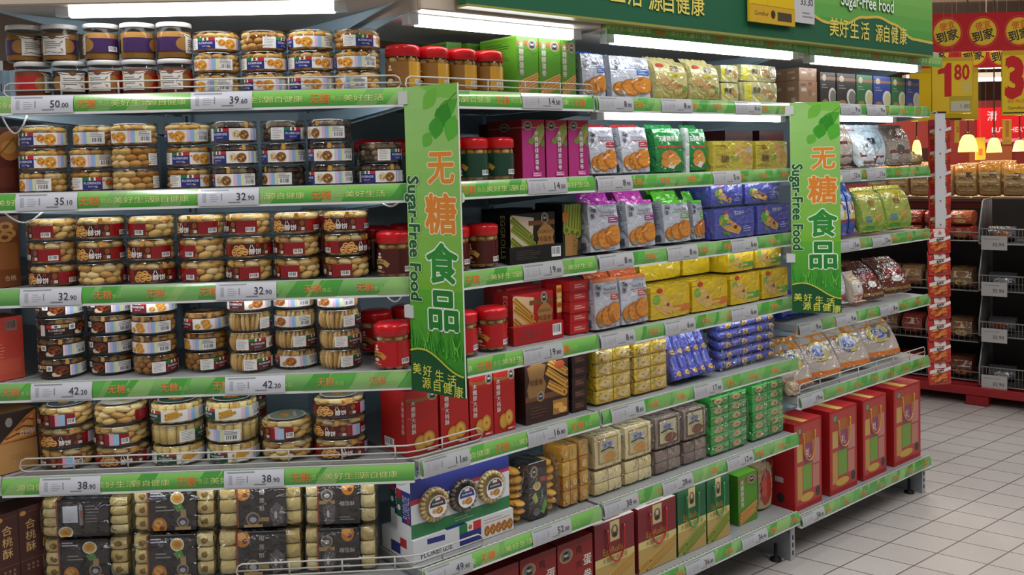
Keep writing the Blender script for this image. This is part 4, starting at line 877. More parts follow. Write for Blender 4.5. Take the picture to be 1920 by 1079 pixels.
# magenta boxes
def mag_front(a):
    it = [('R', 0, 0, 1, 1, '#a2246e'), ('R', 0, .86, 1, 1, '#a81e38'), ('P', [(0, .82), (.4, .84), (.55, 0), (0, 0)], '#b0307c'), ('R', 0, .86, 1, .88, '#b08a4a')]
    for q in ((.55, .66, .95, .92), (.7, .6, 1., .84), (.42, .62, .8, .9)): it += roll(*q, .07, '#9aa64c', '#5f7a2a', a)
    it += [('E', .4, .64, .14, .05, '#6f8a3a', 10), ('E', .9, .6, .1, .06, '#5f7a34', 10)] + portrait(.25, .9, .16, .065) + vtext('木糖醇绿茶蛋卷', .62, .14, .82, .088, '#efe9e6', bold=.012, out='#5a1436', ow=.025) + [('R', .42, .04, .82, .12, '#c85a9c')] + lines(.44, .05, .8, .11, 2, '#f0d0e4', .4)
    return it
for i, (x0, x1, yt) in enumerate(((979, 1022, 222), (1024, 1064, 224), (1066, 1104, 226))):
    carton('egg_roll_box', 2, 2, x0, x1, yt, .05, .15, '#6f1a2a', f'tall magenta green tea egg roll box, {ORD[i]} from left', 'magenta egg roll boxes on the second shelf', mag_front, lambda a: [('R', 0, 0, 1, 1, '#8a1820'), ('R', 0, .86, 1, .875, '#b08a4a')] + portrait(.5, .88, .12, .06) + [('T', '木糖醇', .45, .6, .07, '#d8c8c0', {'fit': .7})], h=.165)
carton('egg_roll_box', 2, 2, 945, 975, 228, .24, .12, '#6f1a20', 'dark red egg roll box in shade behind the magenta boxes', None, lambda a: portrait(.5, .86, .2, .08), h=.165)
# black egg roll boxes
def egg_front(a, bg, rc, hole, dark):
    it = [('R', 0, 0, 1, 1, bg), ('P', [(0, 0), (.45, 0), (.52, .9), (.05, .98), (0, .95)], dark), ('R', .4, .74, 1, .84, '#7a4a20')]
    for q in ((.45, .5, .02, .9), (.5, .34, .03, .72), (.62, .14, .48, .34), (.3, .2, .0, .48)): it += roll(*q, .15, rc, hole, a)
    it += [('E', .3, .16, .14, .14, '#b9542a', 14), ('E', .28, .1, .16, .09, '#d9a54a', 14), ('E', .08, .1, .06, .07, '#c9d4dc', 10), ('B', [(.06, .12), (.1, .1), (.07, .07)], .02, '#2a4a8a')]
    it += [('P', [(.6, .05), (.95, .05), (.98, .3), (.94, .45), (.98, .6), (.88, .72), (.78, .78), (.68, .72), (.58, .6), (.62, .45), (.56, .3)], '#a87c42'), ('T', 'EGGROLLS', .77, .6, .09, '#4a2c12', {'fit': .34, 'bold': .02}), ('T', '鸡蛋卷', .77, .44, .12, '#6a2c14', {'fit': .32, 'bold': .02})] + lines(.64, .12, .92, .3, 4, '#7a5426', .4) + portrait(.76, .88, .07, .1)
    return it
def eggside(c, tc): return lambda a: [('R', 0, 0, 1, 1, c), ('T', 'EGGROLLS', .62, .52, .22, tc, {'rot': -90, 'bold': .012, 'sx': .85}), ('R', .2, .2, .3, .8, '#5a4a30')]
def tray(bg): return lambda a: [('R', 0, 0, 1, 1, bg)] + barcode(.78, .2, .96, .85) + lines(.12, .2, .6, .8, 5, '#5a5048', .2)
zt3 = ZT(2, 3) + .001
carton('egg_roll_box', 2, 3, 957, 1041, 381, .07, .085, '#141210', 'black egg roll box with green rolls picture, front of third shelf', 'black egg roll boxes on the third shelf', lambda a: egg_front(a, '#161412', '#8f9a34', '#5f6e1e', '#d9c8b0'), eggside('#121110', '#c9b878'), h=.135)
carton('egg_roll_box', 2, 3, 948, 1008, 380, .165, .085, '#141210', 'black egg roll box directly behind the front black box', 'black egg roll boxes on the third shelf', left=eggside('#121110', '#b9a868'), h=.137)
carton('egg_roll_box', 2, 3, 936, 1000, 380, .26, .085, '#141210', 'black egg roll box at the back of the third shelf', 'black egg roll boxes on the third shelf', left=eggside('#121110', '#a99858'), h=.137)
carton('display_tray', 2, 3, 955, 1055, None, .048, .018, '#131211', 'black cardboard tray front with barcode before the black egg roll box', None, tray('#151414'), h=.045, cat='tray')
carton('egg_roll_box', 2, 3, 1055, 1090, None, .07, .12, '#14201a', 'narrow upright egg roll box with green rolls beside the black boxes', 'black egg roll boxes on the third shelf', lambda a: [('R', 0, 0, 1, 1, '#1a2a1e')] + [y for q in ((.2, .5, .3, .98), (.5, .45, .62, .98), (.8, .42, .9, .98)) for y in roll(*q, .16, '#93a035', '#5f6e1e', a)] + [('E', .12, .75, .2, .1, '#c9742a', 12), ('P', [(.1, .02), (.75, .02), (.8, .3), (.7, .42), (.1, .42)], '#a87c42'), ('T', 'EGGROLLS', .62, .22, .14, '#4a2c12', {'rot': 90, 'fit': .9}), ('E', .9, .2, .14, .09, '#4a3a2c', 12)], h=.155)
# red egg roll boxes
carton('egg_roll_box', 2, 4, 962, 1038, None, .085, .085, '#a8141a', 'red egg roll box with golden rolls picture, front of fourth shelf', 'red egg roll boxes on the fourth shelf', lambda a: egg_front(a, '#b0161c', '#c9983a', '#8a5e1e', '#d8b48a'), eggside('#b3161c', '#d8a86a'), h=.135)
for i, (x0, x1, d) in enumerate(((950, 1015, .175), (938, 1000, .265))):
    carton('egg_roll_box', 2, 4, x0, x1, None, d, .08, '#a8141a', f'red egg roll box {("directly behind the front red box", "at the back of the fourth shelf")[i]}', 'red egg roll boxes on the fourth shelf', left=eggside('#a8141a', '#c8945a'), h=.14)
carton('display_tray', 2, 4, 962, 1056, None, .058, .02, '#a8141a', 'red cardboard tray front with barcode before the red egg roll box', None, tray('#a8161c'), h=.05, cat='tray')
zb = ZT(2, 4) + .001
for k in range(5):
    carton('flat_roll_box', 2, 4, 1068, 1103, None, .06 + .004 * (k % 2), .13, '#b0181e', f'flat red roll box, {["bottom", "second", "third", "fourth", "top"][k]} of the stack of five beside the egg roll box', 'flat red roll boxes', lambda a: [('R', 0, 0, 1, 1, '#b3181e'), ('R', .2, .2, .85, .8, '#bf3a38')] + lines(.24, .3, .82, .72, 2, '#e0a090', .5), h=.0305, zb=zb + k * .031)
carton('egg_roll_box', 2, 4, 1044, 1054, None, .09, .05, '#b0181e', 'narrow red box with banana slices picture between egg roll box and stack', None, lambda a: [('R', 0, .45, 1, 1, '#d9a93a')] + [('E', .5, .5 + .1 * i, .5, .045, ('#e6cf8a', '#b9641e', '#efe0a8')[i % 3], 12) for i in range(5)], h=.145)
# red sesame boxes
def red_front(a, t='木糖醇大桃酥'):
    return [('R', 0, 0, 1, 1, '#a81a16'), ('B', [(0, .87), (.2, .84), (.5, .83), (.8, .85), (1, .87)], .055, '#8a5a2a')] + portrait(.84, .88, .13 if a < .75 else .1, .075) + vtext(t, .22, .32, .84, .082, '#d8cfc8', bold=.02, out='#7a2018', ow=.03) + [('E', .42, .17, .2 if a < .9 else .17, .12, '#b5822e', 20), ('E', .42, .17, .15, .09, '#c9973c', 16), ('E', .68, .21, .2 if a < .9 else .17, .125, '#b5822e', 20), ('E', .68, .21, .15, .095, '#cf9f44', 16), ('E', .68, .21, .05, .03, '#a5721e', 8), ('R', .62, .02, .94, .06, '#c8605a')] + lines(.64, .025, .92, .055, 1, '#ecd0c8', .5)
rside = lambda a: [('R', 0, 0, 1, 1, '#9c1814')] + barcode(.12, .06, .5, .2) + vtext('木糖醇大桃酥', .88, .32, .84, .08, '#c9a8a0', bold=.01)
for i, (x0, x1, d) in enumerate(((762, 822, .05), (826, 879, .05), (881, 925, .05), (926, 966, .05))):
    carton('walnut_biscuit_box', 2, 5, x0, x1, None, d, .12, '#a81a16', f'red walnut biscuit box with two round biscuits, {ORD[i]} from left on fifth shelf', 'red walnut biscuit boxes on the fifth shelf', lambda a: (red_front(a) + [('T', 'WALNUT', .12, .58, .06, '#c8706a', {'fit': .2})] + (portrait(.12, .87, .08, .075) if a > .8 else [])), rside, h=.175 if i else .165)
# brown egg roll boxes
def brown_front(a):
    it = [('R', 0, 0, 1, 1, '#3a2018'), ('R', 0, .36, 1, .45, '#6e4426'), ('P', [(.08, .42), (.42, .42), (.48, .6), (.42, .72), (.48, .92), (.25, 1), (.05, .92), (.1, .7), (.04, .56)], '#8f6a3c')]
    for q in ((.98, .52, .5, .82), (.98, .72, .55, .97), (.9, .4, .52, .6)): it += roll(*q, .13, '#d0993e', '#8f6020', a)
    return it + [('T', '鸡蛋卷', .25, .66, .11, '#5a3a1c', {'fit': .3, 'bold': .02}), ('E', .8, .88, .12, .07, '#b5522a', 12)] + portrait(.34, .42, .07, .07) + [('R', .62, .06, .96, .3, '#a87434'), ('E', .75, .2, .12, .05, '#d9a850', 10), ('E', .85, .12, .1, .05, '#e0b464', 10)] + lines(.1, .08, .5, .28, 4, '#5a3a2a', .4)
carton('egg_roll_box', 2, 5, 985, 1066, None, .05, .1, '#2c1712', 'dark brown egg roll box with golden rolls on the fifth shelf', None, brown_front, lambda a: [('R', 0, 0, 1, 1, '#281410'), ('R', .4, .1, .42, .9, '#8a5a30')], top=lambda a: [('R', .02, .02, .98, .98, '#7a7480')], h=.172)
for k in range(5):
    carton('flat_roll_box', 2, 5, 1072, 1100, None, .052 + .003 * (k % 2), .12, '#26130f', f'flat dark brown roll box, {["bottom", "second", "third", "fourth", "top"][k]} of the stack of five beside the brown box', 'flat brown roll boxes', lambda a: [('R', 0, 0, 1, 1, '#2c1813'), ('R', .18, .2, .85, .8, '#482820')] + lines(.22, .3, .8, .72, 2, '#7a5038', .5), h=.033, zb=ZT(2, 5) + .001 + k * .0335)
# three-ring biscuit gift boxes
FLAG = [('R', 0, 0, 1, .33, '#1a6a3a'), ('R', 0, .33, 1, .66, '#e6e6e4'), ('R', 0, .66, 1, 1, '#b8242a')]
def flo_front(a):
    it = [('R', 0, 0, 1, 1, '#dcdfe4'), ('P', [(0, .6), (1, .7), (1, 1), (0, 1)], '#29327e'), ('P', [(0, 0), (1, .0), (1, .22), (.5, .2), (0, .24)], '#2f7a46'), ('P', [(0, .57), (.25, .6), (.2, .66), (0, .66)], '#b83038'), ('P', [(.55, .66), (1, .68), (1, .74), (.6, .72)], '#b83038')]
    return it + lines(.42, .05, .62, .14, 2, '#8fb89a', .3)
def flo_parts(t, w, d, h):
    for i, (x, c, lb) in enumerate(((.21, 'sticks', '#3a3438'), (.5, 'dark', '#2c3a80'), (.79, 'sticks', '#3a3438'))):
        cx = (x - .5) * w; r = min(h * .36, w * .145); cz = h * .5
        bl = part('blister_tub', None, lambda g: g.lathe([(r, 0), (r * .97, .014), (r * .85, .02), (.0005, .021)], 26, '#fff', 'clear'), t); bl.location = (cx, -.0005, cz); bl.rotation_euler = (R(90), 0, 0)
        def ring(g):
            n = 22
            for k in range(n): a_ = 2 * PI * k / n; g.lump((r * .8 * math.cos(a_), r * .8 * math.sin(a_), .008), r * .16, r * .1, .007, ('#d9c08a', '#cdb072')[k % 2] if c == 'sticks' else ('#5a4e44', '#74665a')[k % 2], 'crumb', (0, 0, a_), .05)
            g.disc(r * .95, .001, 24, '#bfa878' if c == 'sticks' else '#4a4038', 'crumb')
        rg = part('biscuit_ring', None, ring, bl, kind='stuff')
        def st(g):
            g.disc(r * .6, .0222, 26, '#e9e9ea', 'gloss'); mp = lambda u, v, k_: ((u - .5) * r * 1.1, (v - .5) * r * 1.1, .0224 + k_)
            g.art(mp, [('P', [(.02, .5), (.98, .5), (.93, .75), (.78, .92), (.5, 1), (.22, .92), (.07, .75)], lb), ('R', .36, .8, .64, .95, '#d8d8d8'), ('R', .2, .8, .36, .92, '#2a7a44'), ('R', .64, .8, .8, .92, '#b02a2c'), ('T', 'FLORENZIE', .5, .66, .13, '#f0f0f4', {'fit': .8, 'bold': .02})] + nut(.6, .28, .22, .18, '#b9803a') + nut(.28, .3, .12, .12, '#cfa070'), 1)
        part('sticker', None, st, bl)
fside = lambda a: [('R', 0, 0, 1, 1, '#e2e4e8'), ('R', .0, .3, .34, .62, '#1f5f3a'), ('R', .0, .62, .34, .78, '#b02a2e'), ('R', .34, .22, 1, .78, '#2a327c'), ('T', 'FLORENZIE', .66, .5, .3, '#c8cce8', {'rot': 90, 'fit': .9}), ('E', .16, .46, .12, .05, '#e0ddd0', 10), ('E', .8, .3, .12, .06, '#a83030', 10)]
ftop = lambda a: [('R', 0, 0, 1, 1, '#dde3ea'), ('R', .32, 0, .52, .9, '#2c3a8c'), ('T', 'FLORENZIE', .15, .4, .5, '#54606c', {'fit': .24}), ('R', .52, .1, .56, .9, '#1c6a3a'), ('R', .6, .1, .64, .9, '#b02a2e'), ('R', .72, .2, .78, .8, '#8a5a2c'), ('R', .82, .2, .88, .8, '#9a6a34')]
z6 = ZT(2, 6) + .001
flow = lambda a: [('R', 0, 0, 1, 1, '#d3d5da'), ('P', [(.13, .66), (.3, .6), (.3, .86), (.13, .9)], '#2a327c'), ('T', 'FLORENZIE', .22, .24, .36, '#3c3e46', {'bold': .02, 'fit': .3}), ('R', .44, 0, .66, .62, '#2a327c'), ('R', .44, .62, .52, 1, '#1f7a3c'), ('R', .52, .62, .58, 1, '#e6e3de'), ('R', .58, .62, .66, 1, '#c02a2c'), ('E', .55, .8, .02, .12, '#b0683a', 8), ('R', .68, 0, 1, 1, '#d8d4d2')] + lines(.69, .66, .98, .92, 2, '#9a9496', .3) + [y for x in (.72, .78, .84, .9, .96) for y in nut(x, .34, .03, .25, '#a8682c')]
_, w6, h6, s6 = carton('biscuit_gift_box', 2, 6, 774, 962, None, .05, .15, '#d6d9de', 'flat white biscuit gift box lying under the three-ring gift box', None, flow, lambda a: [('R', 0, 0, 1, 1, '#d6d9de'), ('R', .3, .1, .6, .6, '#2a327c'), ('R', .6, .5, .8, .9, '#b02a2e')], top=ftop, h=.058)
carton('biscuit_gift_box', 2, 6, 770, 955, None, .06, .065, '#dfe2e7', 'white and blue gift box with three round biscuit tubs in its window', None, flo_front, fside, top=ftop, h=.15, zb=z6 + .0585, parts=flo_parts, rx=0)
carton('biscuit_gift_box', 2, 6, 755, 935, None, .128, .06, '#dfe2e7', 'white and blue gift box standing directly behind the three-ring gift box', None, (), fside, top=ftop, h=.15, zb=z6 + .0585)
# yellow puff packs with dark sleeve
def chips(side): 
    def fn(t, w, d, h):
        for sx in (-.36, .36):
            def lump(g, sx=sx):
                q = random.Random(int(sx * 100))
                for j in range(7): g.lump((w * sx + (q.random() - .5) * .01, .03 + .02 * q.random(), h * (.08 + .13 * j)), w * .15, .03, h * .055, q.choice(['#e0a63c', '#eeb648', '#d29838']), 'crumb', (.1, .5 * (q.random() - .5), .3 * q.random()), .2)
            part('puffs', None, lump, t, kind='stuff')
        def slv(g):
            g.box(-w * .2, w * .2, .004, d - .01, h * .02, h * .98, '#2c2420', 'gloss', .004); it = [('R', 0, 0, 1, 1, '#2e2622')] + portrait(.3, .84, .16, .09) + [('R', .2, .55, .5, .62, '#a89468'), ('E', .45, .58, .2, .08, '#d8cfb8', 14), ('E', .45, .58, .15, .055, '#cf9a34', 12), ('P', [(.3, .66), (.5, .64), (.45, .74)], '#4f8a34'), ('R', .62, .64, .94, .72, '#b03a30'), ('B', [(.2, .42), (.4, .28)], .06, '#9ab04a'), ('B', [(.3, .46), (.45, .3)], .05, '#b0bf5a'), ('P', [(.6, .1), (.9, .34), (.98, .2), (.8, .05)], '#5fa23c'), ('E', .4, .12, .2, .07, '#6a6a6e', 14), ('R', .64, .3, .74, .5, '#3a6a58')]
            g.art(lambda u, v, k: ((u - .5) * w * .4, .004 - k, h * (.02 + .96 * v)), it, w * .4 / h / .96, 'gloss')
        part('sleeve', None, slv, t)
    return fn
def clearpack(name, sec, row, x0, x1, yt, d, dep, label, extra, group=None, h=None, zb=None):
    loc, rz, w, hh, sm = fit(sec, row, x0, x1, yt, d, zb); h = min(h or hh, room(sec, row, loc.z)); loc.z += .001; w *= .985; t = thing(name, label, 'packet', loc, rz, group); fn = sfn(w, dep, h, .12, .15, 0, .002, int(x0))
    part('wrapper', None, lambda g: g.soft(fn, 9, lambda *a: '#fff', 'wrap'), t); extra(t, w, dep, h); return t
clearpack('puff_pack', 2, 6, 968, 1052, 850, .05, .1, 'clear pack of yellow puffs with dark printed sleeve beside the gift box', chips(0), h=.165)
def bricks(cols, nx, nz, name, gap=.0015, labels=None, cats='crumb', kk=.1):
    def fn(t, w, d, h):
        q = random.Random(int(w * 1e5))
        for j in range(nz):
            for i in range(nx):
                x = (-.5 + (i + .5) / nx) * w * .94; z = h * (.03 + .94 * j / nz); bw = w * .94 / nx - gap; bh = h * .94 / nz - gap; c = q.choice(cols)
                f = sfn(bw, d * .86, bh, kk, 0, 0, .0012, i + j * 7)
                def one(g):
                    g.soft(f, 5, lambda *a: c, cats)
                    if labels: g.art(lambda u, v, k: (f(2 * u - 1, -1, 2 * v - 1)[0], f(2 * u - 1, -1, 2 * v - 1)[1] - .001 - k * 2, f(2 * u - 1, -1, 2 * v - 1)[2]), labels, bw / bh, 'gloss', seg=4)
                o = part(name, None, one, t); o.location = (x, d * .07, z + gap / 2)
    return fn
clearpack('puff_pack', 2, 6, 1058, 1088, 830, .05, .1, 'clear pack of yellow biscuit pouches beside the dark sleeve pack', bricks(['#d9a03a', '#e8b854', '#cf9438'], 2, 4, 'pouch', labels=[('E', .5, .5, .3, .3, '#dcb868', 10)]), h=.185)
clearpack('puff_pack', 2, 6, 1090, 1108, 812, .05, .1, 'narrow clear pack of amber biscuit pouches next to the pale bricks', bricks(['#d49a40', '#e0b05a', '#c88e38'], 1, 4, 'pouch', labels=[('E', .5, .5, .3, .3, '#d8b878', 10)]), h=.19)
# lowest shelf red boxes
def low_red(a): return [('R', 0, 0, 1, 1, '#8e1a18'), ('R', 0, .9, 1, 1, '#7a1614')] + portrait(.24, .78, .15, .1) + vtext('蛋卷', .84, .2, .72, .2, '#e0d8d0', bold=.03, out='#5a1010', ow=.03) + vtext('鸡大', .6, .44, .92, .15, '#4a1a10', bold=.03) + [('R', .1, .02, .7, .2, '#b9902e'), ('B', [(.1, .14), (.7, .18)], .06, '#d0a848')]
for i, (x0, x1) in enumerate(((880, 974), (976, 1044), (1046, 1112))):
    carton('egg_roll_box', 2, 7, x0, x1, None, .05, .15, '#7f1614', f'dark red egg roll box with white characters, {ORD[i]} from left on the lowest shelf', 'dark red egg roll boxes on the lowest shelf', low_red, lambda a: [('R', 0, 0, 1, 1, '#6a1210')], h=.175)
# ================================================================== the wide middle bay
def crisp(name_en, cn, band, a, top='#a8aab6'):
    it = [('R', 0, 0, 1, 1, '#b6b8c2'), ('R', 0, .93, 1, 1, top)] + [('R', .05, .66, .3, .9, '#a9acb6')] + [('T', '玉', .13, .85, .1, '#33353c', {'bold': .02}), ('T', '鲜', .22, .82, .09, '#33353c', {'bold': .02}), ('T', '饼', .14, .71, .11, '#33353c', {'bold': .03})]
    it += [('T', '★无糖添加★', .7, .9, .055, '#5a5c66', {'fit': .5}), ('T', name_en + '[' + cn + ']', .67, .78, .085, '#4a4c58', {'fit': .6, 'bold': .008}), ('R', .35, .7, .98, .712, band), ('R', .66, .56, .98, .67, band)] + lines(.69, .575, .95, .655, 2, '#d9d6dc', .4)
    it += biscuits3(.55, .27, .42, .22) + [('E', .22, .1, .14, .05, '#8a7a5e', 12)] + lines(.55, .02, .95, .06, 1, '#7a7c86', .5)
    return it
def cside(): return lines(.15, .3, .85, .92, 14, '#6a7080', .35) + [('R', .2, .05, .8, .2, '#5a5e6a')]
def crisp_pack(row, x0, x1, yt, d, en, cn, band, topc, label, rx=-4, rot=0, fin=.012, dep=.07, group=None, top=None, seed=0):
    return packet('cracker_packet', 3, row, x0, x1, yt, d, dep, '#b4b7c0', label, group, lambda a: crisp(en, cn, band, a, top or '#aeb0bc'), cside(), k=.12, tp=.1, wob=.0018, rx=rx, rot=rot, fin=(fin, topc, .25), topc=topc, finb=topc, seed=seed)
GR = lambda w: f'cracker packets on the {w} shelf of the wide bay'
crisp_pack(1, 1093, 1137, 92, .05, 'Milk', '牛乳', '#3a62b0', '#3a5ab8', 'silver milk cracker packet with blue top, leftmost on top shelf', group=GR('top'), seed=1)
crisp_pack(1, 1146, 1222, 98, .06, 'Milk', '牛乳', '#3a62b0', '#8fa4cc', 'silver milk cracker packet with blue box, second on top shelf', group=GR('top'), seed=2, dep=.09)
packet('cracker_packet', 3, 1, 1142, 1196, 80, .2, .08, '#2a58c0', 'bright blue packet standing behind the milk cracker packets', GR('top'), k=.12, tp=.6, fin=(.02, '#2f9ae0', .1), seed=3)
packet('cracker_packet', 3, 1, 1214, 1255, 78, .19, .08, '#a8cc2a', 'lime green packet standing behind the beige oat packets', GR('top'), k=.12, tp=.6, fin=(.02, '#b4d83a', .1), seed=4)
def oat_front(a): return [('R', 0, 0, 1, 1, '#b5ab74'), ('GR', 0, 0, 1, .3, '#a8a04c', '#b5ab74'), ('E', .2, .86, .13, .06, '#a83a34', 14), ('T', '燕麦', .62, .78, .17, '#5f5240', {'bold': .04}), ('R', .4, .56, .78, .64, '#c9b83a'), ('T', '木糖醇', .59, .6, .06, '#6a4a1c'), ('E', .2, .46, .2, .12, '#b08d58', 14), ('E', .45, .34, .22, .13, '#a88450', 14), ('E', .7, .22, .2, .16, '#9f7740', 14), ('E', .9, .25, .08, .08, '#5a8a3c', 10)] + [('E', .2 + .1 * i, .4 - .05 * i, .025, .02, '#d0b488', 6) for i in range(6)]
for i, (x0, x1, yt, d, s) in enumerate(((1231, 1293, 98, .045, 5), (1300, 1352, 112, .03, 6))):
    packet('oat_biscuit_packet', 3, 1, x0, x1, yt, d, .08, '#b5ab74', f'beige oat biscuit packet standing upright, {ORD[i]} from left on top shelf', GR('top'), oat_front, [('E', .6, .8, .2, .05, '#a83a34', 10), ('R', .3, .55, .8, .62, '#c9b83a'), ('E', .6, .25, .2, .12, '#a88450', 10)], k=.16, pinch=.25, tp=.35, rx=-5, fin=(.014, '#c4bc84', .2), finb='#a8a04c', seed=s)
ztop = ZT(3, 1) + .001
def oat_flat(x0, x1, d, h, zb, lab, s, rx=0, yt=None): packet('oat_biscuit_packet', 3, 1, x0, x1, yt, d, .12, '#b9b480', lab, GR('top'), lambda a: [('R', 0, 0, 1, 1, '#bdb684'), ('R', .02, .1, .2, .9, '#c9c23a'), ('E', .65, .55, .18, .2, '#b08a54', 12), ('E', .8, .4, .12, .2, '#a67f48', 12), ('T', '燕麦', .35, .6, .3, '#5f5240', {'bold': .04}), ('R', .3, .2, .5, .32, '#c9b83a')], k=.2, h=h, zb=zb, top=lambda a: [('E', .6, .5, .2, .2, '#b08a54', 12), ('R', .1, .2, .3, .6, '#d4c02c')], wob=.003, seed=s)
oat_flat(1352, 1386, .06, .07, ztop, 'pale oat biscuit packet on its side beside the upright oat packets, lower one', 7)
oat_flat(1352, 1386, .07, .06, ztop + .071, 'pale oat biscuit packet on its side beside the upright oat packets, upper one', 8)
oat_flat(1394, 1460, .05, .078, ztop, 'pale oat biscuit packet lying flat, lower of the pair near the sign', 9)
oat_flat(1388, 1458, .07, .06, ztop + .079, 'pale oat biscuit packet lying flat, upper of the pair near the sign', 10)
def kraft(a): return [('R', 0, 0, 1, 1, '#8f6d52')] + lines(.1, .75, .5, .9, 1, '#5f4636', .5) + [('R', .12, .55, .4, .7, '#b9aaa0'), ('E', .6, .5, .1, .16, '#7a5a44', 12), ('R', .52, .8, .7, .95, '#8a3a30'), ('R', .7, .4, .9, .52, '#a88a70'), ('R', .5, .0, .505, 1, '#6f523c')]
# white packets, second shelf
crisp_pack(2, 1108, 1158, 237, .06, 'Original', '原味', '#a8323a', '#b83038', 'silver original cracker packet with red top, left of the pair', group=GR('second'), seed=11, rx=-7, dep=.06)
crisp_pack(2, 1168, 1220, 236, .05, 'Original', '原味', '#b03038', '#c03a3a', 'silver original cracker packet with red top, right of the pair', group=GR('second'), seed=12, rx=-7, dep=.06)
packet('cracker_packet', 3, 2, 1112, 1160, 226, .16, .07, '#a82028', 'red packet standing behind the original cracker packets', GR('second'), k=.12, tp=.6, fin=(.02, '#b8282e', .2), seed=13)
packet('lime_biscuit_packet', 3, 2, 1206, 1221, 238, .13, .06, '#c9d0cc', 'white packet with a green lime picture between red topped and green packets', GR('second'), lambda a: [('R', 0, 0, 1, 1, '#cdd2d2'), ('E', .45, .72, .35, .12, '#7aa83a', 14), ('R', .3, .5, .8, .56, '#3a4a3a'), ('T', '无糖', .5, .9, .09, '#6a7aa8')], k=.12, tp=.5, fin=(.01, '#c9d4d8', .2), rx=-6, seed=14)
def green_f(a): return [('GR', 0, 0, 1, 1, '#1a6a30', '#2c8a40'), ('T', '无添糖荞麦', .5, .76, .14, '#e6ece4', {'fit': .9, 'bold': .03}), ('P', [(.08, .6), (.95, .6), (.9, .54), (.12, .54)], '#b04038'), ('E', .5, .36, .3, .14, '#c07a34', 14), ('E', .65, .26, .24, .12, '#cf8f40', 14), ('E', .38, .22, .22, .12, '#c8893a', 12), ('P', [(.4, .1), (.6, .06), (.75, .2), (.5, .22)], '#d8c4c4')] + [('E', .1 + .8 * rnd.random(), .05 + .9 * rnd.random(), .012, .008, '#3aa050', 6) for _ in range(20)]
for i, (x0, x1, s) in enumerate(((1230, 1284, 15), (1294, 1328, 16))):
    packet('buckwheat_packet', 3, 2, x0, x1, 238, .05 + .02 * i, .06, '#1f7438', f'glossy green sugar-free packet with biscuits picture, {("left", "right")[i]} one', GR('second'), green_f, k=.14, tp=.35, fin=(.012, '#2a8a44', .2), finb='#1c6a30', rx=-4, seed=s)
    packet('packet_side_strip', 3, 2, x0 + 56 if not i else x0 - 9, x0 + 63 if not i else x0 - 2, 240, .052, .03, '#c4ccc8', 'narrow white packet edge showing between the two green packets' if not i else 'thin white packet squeezed beside the right green packet', None, k=.12, tp=.3, seed=s + 30) if not i else None
def yel_f(a): return [('R', 0, 0, 1, 1, '#b8a83c'), ('E', .25, .8, .07, .09, '#a8403a', 12), ('E', .7, .7, .16, .24, '#c09a58', 14), ('E', .85, .4, .13, .22, '#b58c4a', 14), ('E', .62, .5, .12, .16, '#c8a464', 12), ('R', .86, .6, .98, .8, '#a9a89c'), ('T', '粗粮', .28, .4, .26, '#6a4a34', {'bold': .03, 'sx': .8}), ('R', .45, .32, .62, .5, '#7f9a3a')] + lines(.06, .1, .5, .2, 2, '#8a7a28', .3) + lines(.06, .5, .4, .9, 7, '#a89832', .25)
for i, (x0, x1) in enumerate(((1335, 1414), (1416, 1478))):
    packet('coarse_grain_packet', 3, 2, x0, x1, 264, .06, .12, '#b5a63e', f'yellow coarse grain biscuit pack, {("left", "right")[i]} one on second shelf', GR('second'), yel_f, k=.14, wob=.002, topc='#c8bc5a', seed=17 + i)
for i, (x0, x1) in enumerate(((1360, 1412), (1424, 1470))):
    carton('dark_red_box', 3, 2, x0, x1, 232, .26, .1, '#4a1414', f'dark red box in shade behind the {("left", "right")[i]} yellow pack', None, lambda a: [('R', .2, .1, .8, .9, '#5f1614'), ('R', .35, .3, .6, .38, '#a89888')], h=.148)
# third shelf
for i, (x0, x1, yt, en, cn, band, tc, lk) in enumerate(((1106, 1164, 380, 'Onion', '香葱', '#a02a80', '#a82a9a', 'magenta'), (1178, 1230, 378, 'Onion', '香葱', '#a82a80', '#b83aa0', 'magenta'), (1246, 1296, 378, 'Chives', '洋葱', '#6aa844', '#5cc02c', 'green'), (1302, 1322, 378, 'Chives', '洋葱', '#6ab84a', '#5cc02c', 'green'))):
    crisp_pack(3, x0, x1, yt, .04 + .01 * i, en, cn, band, tc, f'silver cracker packet with {lk} top, {("left", "right")[i % 2]} of the {lk} pair', group=GR('third'), rx=-5, fin=.03, seed=20 + i, top=tc, dep=.065)
for i, (x0, x1, c, lk) in enumerate(((1118, 1165, '#9a2090', 'magenta'), (1230, 1268, '#4cb028', 'green'))):
    packet('cracker_packet', 3, 3, x0, x1, 364, .16, .07, c, f'{lk} packet in the back row behind the {lk} topped pair', GR('third'), k=.12, tp=.6, fin=(.015, c, .2), seed=26 + i)
def soda(a, c='#4a4f9c', g=False):
    it = [('R', 0, 0, 1, 1, c), ('R', .0, .45, 1, .5, '#5a60ac'), ('E', .28, .85, .06, .08, '#a83a4a', 12), ('T', '苏打饼干', .6, .82, .14, '#c9cbe0', {'fit': .36, 'bold': .02}), ('P', [(.1, .5), (.25, .75), (.4, .6), (.66, .3), (.6, .1), (.3, .25)], '#c99a52'), ('E', .2, .6, .1, .2, '#5f8f3a', 12), ('E', .28, .72, .06, .1, '#a8c05a', 10), ('E', .5, .36, .05, .07, '#7a2a1c', 8), ('P', [(.18, .25), (.4, .18), (.35, .1), (.2, .15)], '#5a7a3a'), ('R', .64, .12, .96, .44, '#3f4590')]
    return it + lines(.7, .16, .92, .4, 3, '#a9aed8', .35)
z3 = ZT(3, 3) + .001
